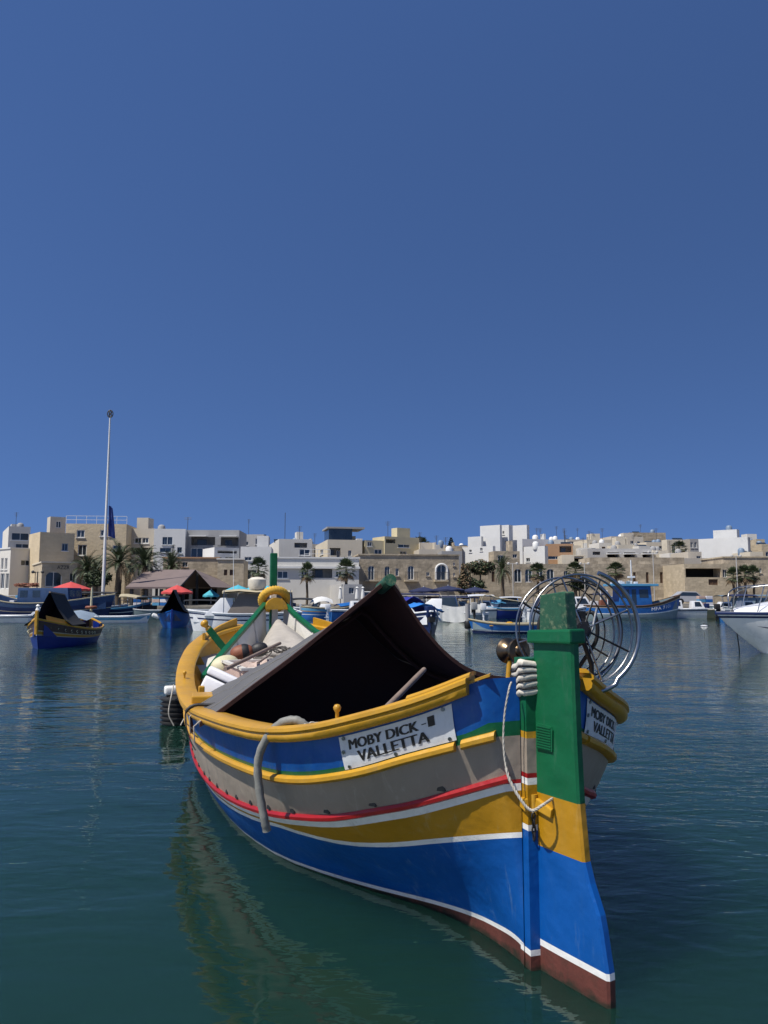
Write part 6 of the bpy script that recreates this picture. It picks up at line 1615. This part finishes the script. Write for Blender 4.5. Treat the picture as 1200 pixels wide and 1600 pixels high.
# -- white speedboat on the right
b28, bw, hz = gboat('speedboat', 'white speedboat with navy rubbing strip and bow rail at the right edge', 1300, 1021, 176, 5.4, 2.2, 1.02, 1.0, .95, [(.06, G_WHITE), (.11, G_NAVY), (.5, G_WHITE), (1, G_WHITE)], False, .9, rail=G_NAVY, flare=.45, fullness=3.0, deck=.98, rakes=.85)
b28.scale = (1.36, 1.36, 1.36)
mb = MB(); ri = []
for k in range(15):
    x = -1.2 + 3.62 * k / 14; f = max(0, min(1, (x + 1.2) / 3.62)); h = .12 + .48 * (1 - f ** 1.6)
    ri.append([Vector((x, t * bw(x / 2.57) * .96, 1.0 + h * (1 - abs(t) ** 3))) for t in (-1, -.85, -.6, -.3, 0, .3, .6, .85, 1)])
mb.loft(ri); cd = mb.build('cabin_deck', G_WHITE, b28, smooth=60)
for sd_ in (-1, 1):
    mb = MB(); c_ = Vector((1.15, sd_ * .74, 1.30)); n_ = Vector((.15, sd_ * .75, .6)).normalized()
    M_ = Matrix.Translation(c_) @ n_.to_track_quat('Z', 'Y').to_matrix().to_4x4(); mb.lathe([(.02, .0), (.13, .01), (.15, .015), (.16, .0)], M_, 18); mb.build('porthole', GLASS, b28, smooth=50)
    mb = MB(); mb.tube(spline([(2.45, sd_ * .12, 1.12), (2.3, sd_ * .3, 1.6), (1.2, sd_ * .85, 1.75), (-.4, sd_ * 1.0, 1.8)], 20), .018, 6); mb.build('bow_rail', STEEL, b28, smooth=60)
    for x, y in ((1.9, .55), (1.2, .85), (.4, .95)):
        mb = MB(); mb.tube([(x + .1, sd_ * y, 1.05), (x - .1, sd_ * y * 1.0, 1.72)], .014, 6); mb.build('stanchion', STEEL, b28)
    mb = MB(); ri = [[Vector((x, sd_ * (bw(x / 2.57) * (1 - .55 * (f_) ** 1.3 - .2 * max(0, x / 2.57) ** 3 * f_) + .012), 1.0 * (1 - f_))) for f_ in (.30 + .10 * g, .30 + .10 * g + .09 * g)] for x, g in ((2.0, .05), (1.5, .6), (1.0, 1.0), (.3, 1.2), (-.6, 1.2))]
    mb.loft(ri); mb.build('stripe', G_NAVY, b28, smooth=50)
mb = MB(); mb.tube([(2.2, -.35, .65), (2.15, -.35, .05), (2.15, -.35, -.3)], .016, 6); mb.build('mooring_line', BLACK, b28)
# small floating things
for u, v, s, mat, lab in ((1100, 978, .16, FOAM, 'small white float in the open water right of the blue fishing boat'), (44, 970, .12, FOAM, 'small white mooring buoy near the left painted boat')):
    c = onwater(u, v); o = empty('buoy', c, 0, lab, 'buoy')
    mb = MB(); mb.lathe([(s * .3, -s * .6), (s * 1.3, -s * .2), (s * 1.5, s * .1), (s * .8, s * .3), (s * .1, s * .36)], None, 12); mb.build('float_body', mat, o, smooth=60)
    mb = MB(); mb.tube([(0, 0, s * .6), (0, 0, s * 1.1)], s * .15, 6); mb.build('eye', BLACK, o)
# piles between the moored boats
for u, v, h, lab in ((731, 985, 1.5, 'grey mooring pile left of the blue rowing boat'),):
    c = onwater(u, v); o = empty('mooring_pile', c, 0, lab, 'mooring pile')
    mb = MB(); mb.tube([(0, 0, -1), (0, 0, h)], .14, 10); mb.build('post', P_GREY, o, smooth=40); mb = MB(); mb.lathe([(.15, .1), (.19, .15), (.19, .5), (.15, .55)], None, 10); mb.build('tyre', BLACK, o, smooth=40)

b29, bw, hz = gboat('motorboat', 'white open boat with a black outboard moored behind the olive boat', 1128, 957, 174, 6.5, 2.2, 1.0, 1.3, 1.0, [(.3, G_WHITE), (.4, G_NAVY), (1, G_WHITE)], False)
frustum(b29, 'console', -1.2, .8, 1.4, .9, 1.9, G_WHITE, (.2, .6, .15), wins=[('L', .15, .85, .4, .85), ('R', .15, .85, .4, .85)]); outboard(b29, -3.2, .9, G_BLACK, s=1.3)
b30, bw, hz = gboat('fishing_boat', 'dark green fishing boat moored at the quay between the kiosk and the canopy', 590, 958, 172, 7.5, 2.4, 1.0, 1.5, 1.3, [(.12, G_TANC), (1, paint('dark_green_boat_paint', (.02, .07, .05), .4, .15, 2, 0))], inner=G_GREYB, rail=G_TANC)
frustum(b30, 'wheelhouse', -.8, 1.2, 1.7, 1.0, 2.3, G_WHITE, (.1, .2, .1), wins=[('L', .15, .85, .45, .85), ('R', .15, .85, .45, .85)])
b31, bw, hz = gboat('cabin_boat', 'white boat with a navy hood moored under the turquoise parasols', 428, 958, 6, 6.5, 2.3, 1.1, 1.4, 1.1, [(.3, G_WHITE), (.38, G_NAVY), (1, G_WHITE)], False)
frustum(b31, 'cabin', -1.2, 1.8, 1.8, 1.0, 1.9, G_WHITE, (.1, .9, .15), wins=[('R', .1, .8, .4, .85)]); bimini(b31, -2.8, -.4, 2.0, 2.3, 1.0, NAVY)
b32, bw, hz = gboat('fishing_boat', 'blue and white open boat moored under the shelter, right of the blue tented boat', 318, 957, 4, 6.5, 2.1, 1.0, 1.3, 1.1, [(.15, G_WHITE), (1, G_BLUE)], inner=G_LBLUE)
bimini(b32, -2.2, 1.6, 1.8, 2.2, .9, G_BLACK)
b33, bw, hz = gboat('trawler', 'old grey and rust fishing vessel moored behind the painted boat at left', 140, 957, 178, 9.5, 2.8, 1.3, 1.9, 1.6, [(.06, G_WHITE), (.3, G_GREYB), (1, G_NAVY)], inner=G_GREYB, rail=G_WHITE)
frustum(b33, 'wheelhouse', -2.6, .2, 2.0, 1.2, 2.7, P_LGREY, (.1, .2, .1), wins=[('L', .1, .4, .5, .85), ('L', .55, .9, .5, .85), ('R', .1, .4, .5, .85), ('R', .55, .9, .5, .85)]); bimini(b33, .2, 4.0, 2.4, 2.75, 1.3, G_BLACK)
b34, bw, hz = gboat('cabin_boat', 'white half decker with a dark windscreen between the wheel and the blue fishing boat', 945, 955, 172, 7.5, 2.5, 1.2, 1.5, 1.2, [(.5, G_WHITE), (.6, G_LBLUE), (1, G_WHITE)], False)
frustum(b34, 'windscreen', -.8, 1.2, 2.0, 1.2, 2.2, GLASS, (.2, .8, .2)); bimini(b34, -2.8, -.2, 2.1, 2.75, 1.2, G_WHITE)

# white railing along the left quay
def quay_rail(u0, u1, D, label):
    x0, x1 = gx(u0, D), gx(u1, D); o = empty('quay_railing', (x0, D, QZ), 0, label, 'railing')
    n = int((x1 - x0) / 1.5)
    for k in range(n + 1):
        mb = MB(); mb.box(((x1 - x0) * k / n, 0, .5), (.08, .08, 1.0)); mb.build('post', FRAMEW, o)
    for z in (.45, .95):
        mb = MB(); mb.span((0, -.025, z), (x1 - x0, .025, z + .05)); mb.build('bar', FRAMEW, o)
quay_rail(150, 200, 81, 'white railing on the quay between the date palms')
quay_rail(0, 78, 72, 'white railing along the quay edge in front of the restaurant')
quay_rail(575, 735, 88, 'white railing along the foot of the stone warehouse')
rnd = random.Random(77)
for i, (u, D, lab) in enumerate(((215, 73, 'stack of fish crates under the left eave of the brown shelter'), (245, 73, 'stack of fish crates in the middle of the brown shelter front'), (600, 72, 'stack of fish crates on the quay near the green boat'), (1095, 73, 'stack of fish crates on the quay behind the olive boat'))):
    c = Vector((gx(u, D), D, QZ)); o = empty('crate_stack', c, rnd.uniform(-.3, .3), lab, 'crates', 'crate stacks on the quay')
    for k in range(6):
        mb = MB(); x = (k % 2) * .75; z = .16 + (k // 2) * .31
        mb.box((x, 0, z), (.68, .46, .29)); mb.build('crate', [FOAM, G_LBLUE, G_BLUE, PINK][(k + i) % 4], o, bevel=.03)

for i, (u, v, yw, L_, lab, hm) in enumerate(((688, 968, 170, 5.6, 'small white motorboat with a grey windscreen behind the cuddy boat', G_WHITE), (868, 968, 8, 5.2, 'low white boat with a navy band behind the green rudder head', G_WHITE), (1052, 966, 176, 5.6, 'white half cabin boat just behind the dark bow of the blue fishing boat', G_WHITE), (1168, 968, 6, 5.0, 'small blue and white launch between the olive boat and the speedboat', G_BLUE), (560, 969, 12, 4.8, 'small blue launch left of the canopy ridge by the folded parasols', G_BLUE), (760, 966, 4, 5.0, 'white launch behind the hooped fishing boat', G_WHITE))):
    bb, bw, hz = gboat('motorboat', lab, u, v, yw, L_, 1.9, .8, 1.05, .85, [(.12, G_WHITE), (.22, G_NAVY), (1, hm)], False, group='small motorboats moored at the quay')
    frustum(bb, 'console', -.7, .7, 1.3, .75, 1.55, G_WHITE, (.1, .5, .12), wins=[('R', .15, .85, .4, .85), ('L', .15, .85, .4, .85), ('F', .1, .9, .4, .9)])
    outboard(bb, -L_ / 2 * .95 - .1, .75, [G_BLACK, G_WHITE, G_NAVY][i % 3])
    if i % 2: bimini(bb, -1.7, .6, 1.6, 2.1, .8, [NAVY, G_TANC, G_WHITE][i % 3])
